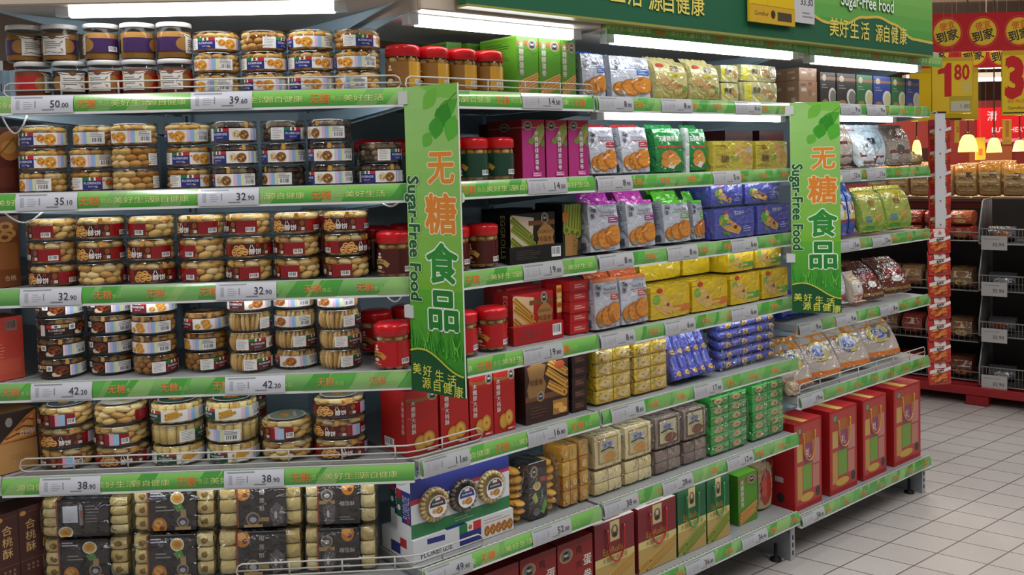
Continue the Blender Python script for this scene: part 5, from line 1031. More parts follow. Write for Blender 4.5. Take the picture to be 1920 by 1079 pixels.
for i, (x0, x1) in enumerate(((1338, 1416), (1419, 1481))):
    packet('soda_cracker_packet', 3, 3, x0, x1, None, .04, .13, '#4a4f9c', f'blue soda cracker pack, lower {("left", "right")[i]} of four', GR('third'), soda, k=.13, h=.105, zb=z3, wob=.002, seed=30 + i)
    packet('soda_cracker_packet', 3, 3, (1332, 1396)[i], (1394, 1462)[i], None, .055, .12, '#4a4f9c', f'blue soda cracker pack, upper {("left", "right")[i]} of four, lying tilted', GR('third'), soda, k=.16, h=.072, zb=z3 + .1105, wob=.003, seed=32 + i, top=lambda a: soda(a), rx=0)
# fourth shelf
for i, (x0, x1, yt) in enumerate(((1116, 1163, 524), (1165, 1216, 518))):
    crisp_pack(4, x0, x1, yt, .04, 'Oats', '燕麦', '#b5523a', '#b8582c', f'silver oats cracker packet with orange top, {("left", "right")[i]} one', group=GR('fourth'), rx=-3, fin=.018, seed=36 + i, top='#bf6a3a', dep=.07)
packet('cracker_packet', 3, 4, 1115, 1150, 506, .15, .07, '#b8501c', 'orange packet in the back row behind the oats packets', GR('fourth'), k=.12, tp=.6, fin=(.012, '#c86a20', .2), seed=39)
def yel(a, strip='#c8742c'): return [('R', 0, 0, 1, 1, '#cfae1e'), ('R', .4, .12, 1, .36, strip), ('E', .22, .88, .08, .08, '#b03a2c', 12), ('P', [(.05, .55), (.3, .8), (.45, .55), (.6, .2), (.4, .06), (.15, .3)], '#d0a860'), ('E', .14, .62, .1, .16, '#7aa044', 12), ('E', .42, .42, .04, .05, '#7a2a1c', 8), ('T', '苏打饼干', .68, .68, .14, '#e2cf5a', {'fit': .42, 'bold': .02})] + lines(.5, .16, .9, .32, 1, '#e0b060', .4)
z4 = ZT(3, 4) + .001
for i, (x0, x1) in enumerate(((1219, 1295), (1297, 1366))):
    packet('soda_cracker_packet', 3, 4, x0, x1, None, .04, .13, '#cbaa1c', f'yellow soda cracker pack with orange strip, lower {("left", "right")[i]} of four', GR('fourth'), yel, k=.13, h=.105, zb=z4, wob=.002, seed=40 + i)
    packet('soda_cracker_packet', 3, 4, (1198, 1280)[i], (1278, 1333)[i], None, .115, .12, '#d4b81e', f'bright yellow soda cracker pack lying on top, upper {("left", "right")[i]} of four', GR('fourth'), (), k=.16, h=.062, zb=z4 + .1105, wob=.003, seed=42 + i, top=lambda a: [('E', .7, .3, .1, .2, '#7aa044', 10), ('E', .3, .6, .1, .16, '#d8b060', 10)])
for i, (x0, x1) in enumerate(((1369, 1426), (1428, 1479))):
    packet('soda_cracker_packet', 3, 4, x0, x1, None, .04, .13, '#cbaa1c', f'yellow and green soda cracker pack, lower {("left", "right")[i]} of four beside the sign', GR('fourth'), lambda a: yel(a, '#5aa03c'), k=.13, h=.105, zb=z4, wob=.002, seed=44 + i)
    packet('soda_cracker_packet', 3, 4, (1364, 1416)[i], (1414, 1466)[i], None, .05, .12, '#d4b81e', f'yellow and green soda cracker pack, upper {("left", "right")[i]} of four beside the sign', GR('fourth'), lambda a: yel(a, '#5aa03c'), k=.15, h=.085, zb=z4 + .1105, wob=.003, seed=46 + i)
# fifth shelf
def celled(cols, nx, nz, lab=None): return lambda t, w, d, h: bricks(cols, nx, nz, 'sachet', labels=lab, cats='film')(t, w, d, h)
wafer = [('R', 0, 0, 1, .12, '#c8982c'), ('P', [(.12, .4), (.5, .9), (.9, .6), (.6, .12)], '#e2c888'), ('E', .5, .52, .07, .08, '#a8602c', 8), ('P', [(.1, .55), (.3, .8), (.2, .9)], '#8aa84a'), ('R', .6, .75, .95, .9, '#f0e090')]
for i, (x0, x1, n) in enumerate(((1118, 1188, 2), (1190, 1256, 2))):
    clearpack('cracker_multipack', 3, 5, x0, x1, None, .04, .1, f'clear bag of yellow cracker sachets, {("left", "right")[i]} of the pair', bricks(['#e8c43c', '#dcb834', '#f0d050'], n, 4, 'sachet', labels=wafer, cats='film'), GR('fifth'), h=.172 if i == 0 else .165)
def rolls(n, c, c2, horiz=True):
    def fn(t, w, d, h):
        for j in range(n):
            def one(g):
                if horiz:
                    r = h / n / 2 * 1.0; z = h * (j + .5) / n; m = 14
                    P = [(-w * .49 + w * .98 * i / 8, d * .5 + d * .5 * math.cos(2 * PI * k / m), z + r * math.sin(2 * PI * k / m)) for i in range(9) for k in range(m)]
                    g.mesh(P, [(i * m + k, i * m + (k + 1) % m, (i + 1) * m + (k + 1) % m, (i + 1) * m + k) for i in range(8) for k in range(m)] + [tuple(range(m))[::-1], tuple(8 * m + k for k in range(m))], c, 'film', True)
                    mp = lambda u, v, k: ((u - .5) * w * .98, d * .5 - (d * .5 + k * 2 + .0006) * math.cos((v - .5) * 2), z + r * math.sin((v - .5) * 2))
                    g.art(mp, [('R', 0, .05, 1, .2, c2)] + [y for x in (.12, .42, .7, .93) for y in (('E', x + .02 * (j % 2), .5, .05, .32, '#d0a860', 10), ('E', x + .02 * (j % 2), .5, .015, .09, '#8a5a24', 6))] + [('R', .2, .55, .34, .75, '#6a70b8')], w / (2 * r), 'film', seg=8)
                else:
                    r = w / n / 2; x = -w / 2 + r * (2 * j + 1); m = 14
                    P = [(x + r * math.sin(2 * PI * k / m), d * .5 - r * 1.3 * math.cos(2 * PI * k / m), h * i / 8) for i in range(9) for k in range(m)]
                    g.mesh(P, [(i * m + k, i * m + (k + 1) % m, (i + 1) * m + (k + 1) % m, (i + 1) * m + k) for i in range(8) for k in range(m)] + [tuple(range(m))[::-1], tuple(8 * m + k for k in range(m))], c, 'film', True)
                    mp = lambda u, v, k: (x + r * math.sin((u - .5) * 2), d * .5 - (r * 1.3 + k * 2 + .0006) * math.cos((u - .5) * 2), v * h)
                    g.art(mp, [y for v in (.1, .5, .88) for y in (('E', .5, v, .3, .05, '#d0a860', 10), ('E', .5, v, .08, .015, '#8a5a24', 6))] + [('R', .1, .2, .25, .4, c2)], 2 * r / h, 'film', seg=8)
            part('roll', None, one, t)
    return fn
def rollpack(x0, x1, zb, h, d, dep, n, hz, label, rx=0, rot=0):
    loc, rz, w, hh, sm = fit(3, 5, x0, x1, None, d, zb); t = thing('cracker_roll_pack', label, 'packet', loc, rz + R(rot), GR('fifth'), rx=R(rx))
    rolls(n, '#5a62c4', '#969ce0', hz)(t, w, dep, h); f = sfn(w * 1.03, dep * 1.06, h * 1.02, .08, .05, 0, .002, n)
    part('wrapper', None, lambda g: g.soft(lambda x, y, z: (f(x, y, z)[0], f(x, y, z)[1] - dep * .03, f(x, y, z)[2] - .001), 9, lambda *a: '#fff', 'wrap'), t)
z5 = ZT(3, 5) + .003
rollpack(1268, 1342, z5 + .02, .175, .035, .045, 5, False, 'blue cracker roll pack leaning back with rolls upright', rx=-24)
rollpack(1352, 1452, z5, .168, .06, .06, 5, True, 'blue cracker roll pack of stacked rolls near the end bay')
# sixth shelf
rice = [('R', .12, .12, .88, .9, '#b98a4a'), ('R', .16, .15, .84, .87, '#d0c48a'), ('R', .2, .55, .7, .8, '#c9c8d4'), ('T', '米饼', .45, .68, .2, '#4a5a9a', {'bold': .02}), ('B', [(.2, .52), (.5, .58), (.7, .52)], .05, '#3a4a3a'), ('E', .55, .3, .25, .16, '#d0963a', 12)]
choc = [('R', .1, .08, .9, .95, '#5a4036'), ('R', .16, .14, .84, .89, '#cfc48e'), ('R', .2, .55, .7, .8, '#c4c4d0'), ('T', '米饼', .45, .68, .2, '#4a4a7a', {'bold': .02}), ('B', [(.2, .52), (.5, .58), (.7, .52)], .05, '#2a2a2a'), ('E', .58, .3, .25, .16, '#7a3a1c', 12)]
z6b = ZT(3, 6) + .001
for i, (x0, x1, cols, lab, lk) in enumerate(((1117, 1172, ['#dccb98', '#e6d6a6'], rice, 'pale'), (1174, 1228, ['#dccb98', '#e6d6a6'], rice, 'pale'), (1231, 1282, ['#84726a', '#96847a'], choc, 'brown'), (1284, 1330, ['#84726a', '#96847a'], choc, 'brown'))):
    nm = ('left', 'right')[i % 2]
    for k in range(2):
        clearpack('rice_brick_pack', 3, 6, x0, x1, None, .045, .13, f'{lk} puffed rice brick pack, {("lower", "upper")[k]} {nm} of the {lk} four', bricks(cols, 1 if k else 2, 1 if k else 2, 'brick', labels=lab if k else None), 'puffed rice brick packs', h=.075 if k == 0 else .108, zb=z6b + (.076 if k else 0))
def gcell(t, w, d, h): bricks(['#38a544', '#44b450', '#2f9438'], 2, 6, 'sachet', gap=.0006, labels=[('R', 0, .8, 1, 1, '#5ab85a'), ('E', .4, .5, .26, .34, '#c4a878', 12), ('E', .42, .5, .07, .1, '#7a3a20', 6), ('R', .7, .55, .95, .75, '#9acb9a')], cats='film')(t, w, d, h)
for i, (x0, x1) in enumerate(((1334, 1406), (1412, 1474))):
    clearpack('cracker_multipack', 3, 6, x0, x1, None, .04, .1, f'tall green multipack of cracker sachets, {("left", "right")[i]} of the pair', gcell, 'green cracker multipacks', h=.205)
# lowest shelf: gift boxes with cord handles
def gift_front(c, rc, hole, lb):
    return lambda a: [('R', 0, 0, 1, 1, c), ('R', 0, 0, 1, .44, '#b99a5a'), ('R', .38, .68, .62, .98, '#c4b27a'), ('E', .5, .82, .09, .1, '#6a5a4c', 14), ('E', .5, .85, .04, .045, '#d0b090', 10), ('P', [(.43, .74), (.57, .74), (.54, .8), (.46, .8)], '#2a2428'), ('T', 'EggRolls', .45, .56, .13, '#a8802c', {'fit': .5, 'bold': .03}), ('R', 0, .36, 1, .48, '#cfc07a'), ('T', '木糖醇鸡蛋卷', .5, .42, .09, '#8a7434', {'fit': .8, 'bold': .02})] + [y for q in ((.0, .06, .7, .3), (.2, .02, .95, .26), (.3, .14, 1., .36)) for y in roll(*q, .09, rc, hole, a)]
def gtop(c): return lambda a: [('R', 0, 0, 1, 1, '#d8d2c8'), ('R', .3, .1, .7, .9, c), ('R', .05, .4, .95, .6, '#e4dcc4'), ('E', .8, .5, .1, .2, '#d8c06a', 10)]
for i, (x0, x1, c, rc, hole, cc, lk) in enumerate(((1116, 1190, '#7a2028', '#c9a050', '#8a6428', '#b01c22', 'dark red'), (1197, 1268, '#7a2028', '#c9a050', '#8a6428', '#b01c22', 'dark red'), (1271, 1324, '#1f5a36', '#8f9a3a', '#5a6a22', '#1f8a3a', 'green'), (1326, 1368, '#1f5a36', '#8f9a3a', '#5a6a22', '#1f8a3a', 'green'))):
    carton('gift_box', 3, 7, x0, x1, None, .05, .11, c, f'{lk} egg roll gift box with cord handle, {("left", "right")[i % 2]} of the {lk} pair', 'egg roll gift boxes on the lowest shelf', gift_front(c, rc, hole, ''), lambda a, c=c: [('R', 0, 0, 1, 1, c)], top=gtop(c), h=.205 if i < 2 else .215, parts=cords(cc))
carton('egg_roll_box', 3, 7, 1384, 1420, None, .07, .1, '#5f9a28', 'small green egg roll box beside the green gift boxes on the lowest shelf', None, green_front, lambda a: [('R', 0, 0, 1, 1, '#3f7a1c'), ('E', .5, .85, .2, .06, '#3a3a34', 10)], top=lambda a: [('R', 0, 0, 1, 1, '#6ab83a')], h=.175)
def basket(t, w, d, h):
    def body(g): f = sfn(w * .92, d * .9, h * .72, .3, 0, 0, .002, 3); g.soft(f, 7, lambda *a: '#b5a27a', 'crumb'); g.art(lambda u, v, k: (f(2 * u - 1, -1, 2 * v - 1)[0], f(2 * u - 1, -1, 2 * v - 1)[1] - .001 - k * 2, f(2 * u - 1, -1, 2 * v - 1)[2]), [('E', .5, .5, .4, .42, '#a8342a', 22), ('E', .5, .5, .34, .36, '#b53c30', 22)], 1, 'gloss', seg=6)
    part('biscuit_block', None, body, t)
    part('handle', None, lambda g: g.tube([(-w * .46, d * .4, h * .5)] + [(-w * .46 * math.cos(PI * i / 14), d * .45, h * .55 + h * .42 * math.sin(PI * i / 14)) for i in range(15)] + [(w * .46, d * .4, h * .5)], .005, '#d0784a', 'cap', 8), t)
clearpack('basket_pack', 3, 7, 1422, 1452, None, .09, .12, 'clear wrapped gift basket with red oval and orange handle on lowest shelf', basket, h=.235)

# ================================================================== the end bay
G4 = lambda r: f'packs on the {r} shelf of the end bay'
for i, (x0, x1, c, cc, lk) in enumerate(((1538, 1567, '#2e2622', '#6a6460', 'first dark'), (1569, 1604, '#2e2622', '#6a6460', 'second dark'), (1606, 1636, '#2a5a30', '#a89a6a', 'first green'), (1638, 1670, '#2c3a78', '#a8a07a', 'first blue'), (1672, 1697, '#2a5a30', '#a89a6a', 'second green'), (1699, 1724, '#2c3a78', '#a8a07a', 'second blue'))):
    carton('powder_box', 4, 1, x0, x1, 148 + i * 2.4, .05, .13, c, f'{lk} powder box with bowl picture on top end shelf', G4('top'), lambda a: [('R', 0, .76, 1, .86, '#7a5a44'), ('E', .25, .83, .13, .1, '#a89a84', 12), ('E', .78, .28, .26, .26, '#b9b4a8', 16), ('E', .82, .25, .2, .22, cc, 16), ('E', .3, .1, .2, .08, '#8a6a3c', 10)] + lines(.1, .5, .5, .66, 2, '#8a8478', .35), h=.125)
for i, (x0, x1, zk, nm) in enumerate(((1500, 1535, 0, 'lower'), (1500, 1534, 1, 'upper'))):
    carton('kraft_box', 4, 1, x0 - 2, x1 - 3, None, .06, .24, '#9a765a', f'pinkish brown kraft carton, {nm} of the pair behind the sign', G4('top'), kraft, lambda a: [('R', .5, 0, .505, 1, '#6f523c'), ('R', .75, 0, .755, 1, '#6f523c'), ('R', .56, .6, .68, .74, '#b9aaa0'), ('R', .8, .6, .92, .74, '#b9aaa0'), ('E', .9, .2, .04, .1, '#b9aaa0', 10)], h=.088, zb=ZT(4, 1) + .001 + zk * .089)
def pouch(row, x0, x1, yt, d, dep, base, art, label, rx=-12, k=.3, pinch=.55, seed=0, h=None, top=None, rot=0, tp=.2, zb=None, lift=.003):
    return packet('snack_pouch', 4, row, x0, x1, yt, d, dep, base, label, G4(LEV[row]), art, k=k, pinch=pinch, tp=tp, wob=.005, rx=rx, rot=rot, seed=seed, h=h, fin=(.012, top or base, .0), finb=base, zb=zb, lift=lift)
pouch(2, 1570, 1603, 226, .07, .06, '#a89888', lambda a: [('R', 0, 0, 1, 1, '#b0a498'), ('R', .05, .6, .75, 1, '#5a1a1a'), ('R', .78, .6, 1, 1, '#8a6a3c'), ('R', .1, .68, .6, .78, '#b9a8a0'), ('R', .3, .03, 1, .3, '#5f1a1c')], 'brown and white tall pouch beside the sign on second end shelf', rx=-4, seed=50)
pouch(2, 1606, 1662, None, .08, .05, '#c0ccd4', lambda a: [('R', 0, 0, 1, 1, '#c4ced6'), ('R', .0, .55, .2, 1, '#8a2a26'), ('E', .55, .65, .36, .34, '#9ab4c4', 18), ('E', .55, .65, .3, .28, '#bcd0da', 18), ('T', '京果', .55, .66, .2, '#2a2c38', {'bold': .04}), ('R', .05, .0, .95, .25, '#7a3a2c')], 'tall white and blue pouch leaning back on the second end shelf', rx=-7, rot=-6, h=.178, seed=51)
pouch(2, 1621, 1648, None, .025, .045, '#cdd8de', lambda a: [('R', 0, 0, 1, 1, '#cdd8de'), ('P', [(0, 0), (1, 0), (1, .2), (0, .45)], '#9a2a22'), ('E', .5, .7, .4, .2, '#b4ccd8', 16), ('T', '京果', .5, .7, .16, '#3a2c34', {'bold': .04}), ('R', .4, .15, .8, .4, '#b8c4cc'), ('R', .1, 0, 1, .12, '#7a4a34')], 'white and red pouch leaning in front of the tall blue pouch', rx=-20, rot=-4, h=.125, seed=52)
pouch(2, 1672, 1712, 232, .06, .05, '#9a8f84', lambda a: [('R', 0, 0, 1, 1, '#a49a90'), ('E', .5, .75, .42, .26, '#b4a894', 16), ('T', '京枣', .5, .75, .18, '#7a2a24', {'bold': .04}), ('R', .05, 0, .95, .4, '#7a4a40'), ('E', .5, .42, .2, .12, '#5a5654', 12), ('R', .1, .12, .4, .3, '#b4b0ac')], 'grey brown pouch with red characters on the second end shelf', rx=-10, rot=-4, seed=53)
pouch(2, 1712, 1736, None, .06, .05, '#b09a68', (), 'small gold pouch at the right end of second end shelf', rx=-25, h=.05, seed=54)
for i, (x0, x1) in enumerate(((1570, 1596), (1597, 1609))):
    pouch(3, x0, x1, 352, .05 + .01 * i, .06, '#3454a8', lambda a: [('R', 0, 0, 1, 1, '#c8c6cc'), ('GR', 0, .7, 1, 1, '#5a78c0', '#2a48b0'), ('R', 0, 0, 1, .28, '#a82a2a'), ('R', .15, .3, .85, .5, '#d0b44a'), ('E', .5, .6, .25, .1, '#b84a44', 12)], f'blue, white and red pouch beside the sign, {("left", "right")[i]} one', rx=-8, seed=55 + i, top='#2a48b0')
for i, (x0, x1) in enumerate(((1625, 1664), (1670, 1714))):
    pouch(3, x0, x1, 350, .03, .055, '#8aa042', lambda a: [('GR', 0, 0, 1, 1, '#7a9a34', '#a8a858'), ('GR', 0, .8, 1, 1, '#b0a838', '#d8c040'), ('T', '花生', .5, .68, .15, '#9a3a34', {'bold': .04}), ('E', .7, .35, .16, .16, '#b8924a', 12), ('R', .15, .2, .4, .36, '#5a7a8a'), ('R', .1, .04, .5, .12, '#3f8a2c')], f'pale green peanut pouch, {("left", "right")[i]} of the pair on third end shelf', rx=-14, rot=-5, seed=58 + i, top='#d8c84a', h=.178)
for i, (x0, x1) in enumerate(((1472, 1512), (1512, 1547))):
    pouch(4, x0, x1, None, .06, .07, '#1c2f8a', lambda a: [('R', 0, 0, 1, 1, '#1e3290'), ('E', .5, .75, .4, .3, '#b0aca4', 14), ('E', .5, .72, .14, .1, '#a8824a', 10), ('E', .5, .5, .2, .08, '#3c50a8', 10)], f'dark blue pouch lying under the sign, {("left", "right")[i]} one', rx=-10, h=.085, seed=61 + i)
pouch(4, 1548, 1596, None, .07, .07, '#c9cdd4', lambda a: [('R', 0, 0, 1, 1, '#ccd0d6'), ('GR', 0, .62, 1, 1, '#4a9ae0', '#2a52c0'), ('R', 0, 0, 1, .16, '#b02c26'), ('E', .6, .34, .25, .16, '#d8d8d4', 14), ('E', .58, .38, .06, .04, '#2a2a2e', 8)], 'puffed blue and white pouch with red base beside the sign', rx=-14, h=.19, seed=63, top='#2a52c0', k=.4)
pouch(4, 1608, 1626, None, .05, .06, '#cbb9a8', lambda a: [('R', 0, 0, 1, 1, '#c8c4bc'), ('R', 0, 0, 1, .22, '#b03028'), ('R', 0, .8, 1, 1, '#c8a85a'), ('E', .5, .5, .34, .24, '#d4d2cc', 14), ('E', .5, .52, .08, .06, '#3a3a3c', 8)], 'round white pouch with yellow top and red base on fourth end shelf', rx=-16, h=.12, seed=64, k=.4)
for i, (x0, x1) in enumerate(((1628, 1662), (1668, 1712))):
    pouch(4, x0, x1, None, .05 + .015 * i, .05, '#5a2f22', lambda a: [('R', 0, 0, 1, 1, '#6a3028'), ('R', 0, 0, .25, 1, '#4a2c1c'), ('T', '巧克力', .6, .74, .18, '#c9c4cc', {'fit': .6, 'bold': .04}), ('R', .3, .5, .9, .62, '#a83a3a'), ('E', .6, .32, .2, .1, '#d0d0cc', 14), ('R', 0, 0, 1, .08, '#8a6a34')], f'dark brown pouch sloping back, {("left", "right")[i]} of the pair on fourth end shelf', rx=-38, rot=-8, h=.17, seed=66 + i, pinch=.5)
for i, (x0, x1) in enumerate(((1480, 1528), (1532, 1580), (1586, 1634), (1640, 1690))):
    pouch(5, x0, x1, None, .035 + .012 * i, .045, '#b3a69c', lambda a: [('R', 0, 0, 1, 1, '#b5a89e'), ('P', [(0, .72), (1, .8), (1, 1), (0, 1)], '#d0862a'), ('R', 0, 0, 1, .1, '#c8702a'), ('E', .52, .55, .4, .25, '#6a6a70', 22), ('E', .52, .55, .38, .235, '#c8b45a', 22), ('E', .52, .55, .3, .18, '#b9b4b0', 20), ('E', .52, .55, .22, .13, '#4a64b0', 16), ('T', '果', .52, .55, .17, '#c4cce0', {'bold': .04}), ('E', .15, .68, .06, .03, '#b03a30', 10)], f'orange topped white pouch with blue emblem, {ORD[i]} from left on fifth end shelf', rx=-34, rot=-10, h=.19, seed=70 + i, top='#d0862a', pinch=.45)
pouch(5, 1488, 1502, None, .008, .04, '#b09a80', lambda a: [('R', 0, 0, 1, 1, '#b0a090'), ('R', 0, 0, 1, .3, '#c8702a')], 'small orange and white pouch at the left front of fifth end shelf', rx=-12, h=.05, seed=75)
guard('wire guard in front of the orange topped pouches on the end bay', [W(4, 1.66, .01, 0), W(4, 2.60, .01, 0)], ZT(4, 5) + .001, .042)
def gb(a): return [('R', 0, 0, 1, 1, '#a81c1c'), ('R', .06, .05, .94, .97, '#b0403a'), ('E', .2, .9, .09, .05, '#6a5a34', 12), ('E', .2, .9, .06, .035, '#8a8a7a', 10), ('E', .5, .8, .3, .08, '#a8602c', 14), ('R', .1, .55, .3, .75, '#c0a45a'), ('R', .36, .5, .62, .74, '#8a4a6a'), ('R', .66, .48, .92, .76, '#b8807a'), ('R', .3, .2, .62, .5, '#6f9a3c'), ('R', .1, .12, .28, .5, '#b8924a'), ('R', .66, .2, .9, .46, '#b87a6a'), ('E', .85, .14, .08, .06, '#3a3634', 12), ('T', '礼', .5, .62, .12, '#d8c8d0', {'bold': .02}), ('E', .45, .12, .25, .05, '#c8a44a', 10)]
for i, (x0, x1) in enumerate(((1490, 1541), (1556, 1607), (1618, 1662), (1676, 1726))):
    carton('red_gift_bag', 4, 6, x0, x1, None, .035, .12, '#a81a1c', f'tall red gift bag with gold cord handle, {ORD[i]} from left on lowest end shelf', 'red gift bags on the lowest shelf', gb, lambda a: [('R', 0, 0, 1, 1, '#9c1618'), ('E', .5, .12, .14, .06, '#2a2626', 14), ('R', .3, .3, .6, .36, '#a8a09c')], top=lambda a: [('R', 0, 0, 1, 1, '#b8282a'), ('R', .3, 0, .5, 1, '#d8b85a')], h=.325, parts=cords('#d08a2c', drop=.28), cat='gift bag')
# ================================================================== aisle end: clip strip, pallet display, cards and banners
cs = s_at(4, 1763, 1.4, -.02); zc1, zc0 = z_at(4, cs, -.02, 213), z_at(4, cs, -.02, 715)
t = thing('clip_strip', 'white perforated plastic clip strip hanging at the end of the shelves', 'clip strip', W(4, cs, -.02, 0), A - R(28))
part('strip', None, lambda g: (g.box(-.024, .024, 0, .003, zc0, zc1, '#c4c3c6', 'cap'), [g.art(lambda u, v, k: ((u - .5) * .048, -k, zc0 + v * (zc1 - zc0)), [('E', .5, .06 + .088 * i, .09, .004, '#6a6a70', 8) for i in range(11)], .048 / (zc1 - zc0), 'cap')]), t)
part('hook', None, lambda g: g.tube([(0, .004, zc1 - .01), (0, .03, zc1 + .01), (-.03, .06, zc1 - .005)], .003, '#b9b9bc', 'metal'), t)
def chili(a): 
    q = random.Random(9); return [('R', 0, 0, 1, 1, '#b8301c'), ('R', 0, .5, 1, 1, '#a81e1e'), ('R', .25, .66, .8, 1, '#cfc6c0')] + [('P', [(x, y), (x + .3, y + .05), (x + .34, y + .14), (x + .06, y + .1)], q.choice(['#c9742a', '#8a2c14', '#d89a3a', '#b8481c', '#6a2410'])) for x, y in [(q.random() * .7, q.random() * .4) for _ in range(16)]] + [('P', [(0, .44), (.35, .5), (.65, .48), (1, .58), (1, .72), (.65, .62), (.3, .64), (0, .58)], '#d2ccc8'), ('T', '香辣条', .5, .56, .12, '#3a2c2c', {'fit': .6, 'bold': .03, 'rot': 6}), ('T', '辣', .52, .84, .16, '#b84a44', {'bold': .02})]
for i in range(12):
    py = 232 + i * 41; front = i >= 5; d = -.034 if front else -.005; s = s_at(4, 1763, 1.4, d); z = z_at(4, s, d, py + 39)
    tt = thing('spicy_snack_packet', f'small red spicy snack packet on the white clip strip, {ORD[i]} from the top', 'packet', W(4, s, d, z), A - R(28), 'spicy snack packets on the clip strip', rx=R(-6 if front else 0))
    f = sfn(.108, .011, .108, .2, .7, 0, .001, i)
    part('wrapper', ('chili', i % 3), lambda g: (g.soft(f, 7, lambda *a: '#a82020', 'film'), g.art(lambda u, v, k: (f(2 * u - 1, -1, 2 * v - 1)[0], f(2 * u - 1, -1, 2 * v - 1)[1] - .0006 - k * 2, f(2 * u - 1, -1, 2 * v - 1)[2]), chili(1), 1, 'film', seg=5)), tt)

Q0, Q1 = floor_at(1728, 748), floor_at(1920, 773); eu = (Q1 - Q0).normalized(); az = math.atan2(eu.y, eu.x)
SECT[9] = (Q0, eu, Vector((-eu.y, eu.x, 0)), az)
zp1 = z_at(9, .25, 0, 725); zp0 = zp1 - .05
xl0, xl1 = s_at(9, 1810, .05, 0), s_at(9, 1853, .05, 0)
t = thing('pallet', 'red plastic pallet under the wire baskets at the aisle end', 'pallet', Q0, az)
part('deck', None, lambda g: g.box(-1., 1.3, 0, .58, zp0, zp1, '#9c1c22', 'cap', .004), t)
for xa in (xl0 - .75, xl0, xl0 + .75):
    for yy in (0.002, .42): part('foot', None, lambda g: g.box(xa, xa + (xl1 - xl0), yy, yy + .14, .001, zp0, '#94181e', 'cap', .004), t)
bx0 = s_at(9, 1836, .5, .03); bz = [z_at(9, bx0 + .1, .03, y) for y in (691, 606, 518, 430)]; BP = (bz[3] - bz[0]) / 3
for i in range(4):
    z0 = bz[i] - .085 if i else zp1 + .012; zr = bz[i]; ztop = z0 + BP - .02; wd = .62
    if i: z0 = bz[i - 1] + BP - .085
    ztop = min(ztop, z0 + BP - .012)
    t = thing('wire_basket', f'grey wire stacking basket with open front, {["lowest", "second lowest", "second highest", "topmost"][i]} on the red pallet', 'basket', W(9, bx0, .03, z0), az, 'wire baskets on the pallet'); hb = zr - z0; H_ = ztop - z0
    def rim(g):
        r = .004; c = '#8f8d8a'
        g.tube([(0, 0, 0), (wd, 0, 0), (wd, .4, 0), (0, .4, 0)], r, c, 'metal', 6, True); g.tube([(0, 0, hb), (wd, 0, hb)], r, c, 'metal')
        for x in (0, wd): g.tube([(x, 0, 0), (x, 0, hb), (x, .1, H_ * .96), (x, .14, H_), (x, .4, H_), (x, .4, 0)], r, c, 'metal')
        g.tube([(0, .4, H_), (wd, .4, H_)], r, c, 'metal')
    part('frame', None, rim, t)
    def front(g): n = 34; [g.tube([(wd * k / n, 0, 0), (wd * k / n, 0, hb)], .0014, '#77746f', 'metal', 4) for k in range(1, n)]; g.tube([(0, 0, hb * .5), (wd, 0, hb * .5)], .0016, '#77746f', 'metal', 4)
    part('front_mesh', None, front, t)
    for x in (0, wd): part('side_mesh', None, lambda g: [g.tube([(x, .4 * k / 14, 0), (x, .4 * k / 14, min(H_, hb + (H_ - hb) * .4 * k / 14 / .13))], .0014, '#6f6d6a', 'metal', 4) for k in range(1, 14)], t)
    part('base_liner', None, lambda g: (g.box(.004, wd - .004, .006, .396, .001, .004, '#4a4846', 'matte'), g.box(.004, wd - .004, .392, .396, .004, H_ * .96, '#35322f', 'matte')), t)
    for j in range(3):
        f = sfn(.15, .15, .085, .3, .5, .2, .006, i * 3 + j); q = random.Random(i * 5 + j); cc = ('#4c4c52', '#3a3838', '#5a5048')[j]
        p = thing('black_snack_bag', f'black and silver snack bag, {ORD[j]} from left in the {["lowest", "second lowest", "second highest", "topmost"][i]} basket', 'bag', W(9, bx0 + .1 + .19 * j, .12, z0 + .008), az + q.uniform(-.12, .12), 'black snack bags in the wire baskets')
        part('wrapper', None, lambda g: (g.soft(f, 7, lambda *a: cc, 'film'), g.art(lambda u, v, k: (f(2 * u - 1, -1, 2 * v - 1)[0], f(2 * u - 1, -1, 2 * v - 1)[1] - .001 - k * 2, f(2 * u - 1, -1, 2 * v - 1)[2]), [('P', [(.2, .3), (.8, .35), (.75, .7), (.25, .65)], ('#a8602c', '#b0b4bc', '#8a2a24')[q.randrange(3)]), ('E', .7, .25, .1, .1, '#3a62a8', 8)], 1.6, 'film', seg=4)), p)
for i, py in enumerate((456, 543, 630, 718)):
    s = s_at(9, 1864, .5, .02); z = z_at(9, s, .018, py)
    def tg(g): g.box(-.066, .066, 0, .0015, -.04, .04, '#b4b2b0', 'gloss'); g.art(F_(.132, .08, -.04), [('T', '32.90', .66, .4, .34, '#3c3a3c', {'bold': .015}), ('R', .1, .75, .7, .8, '#8f8c8a')], 1.65, 'gloss')
    solid('price_tag', tg, f'white card reading 32.90 on the {["topmost", "second highest", "second lowest", "lowest"][i]} wire basket', 'price tag', 'price tags on the wire baskets', W(9, s, .02, z), az, key='basket_tag')
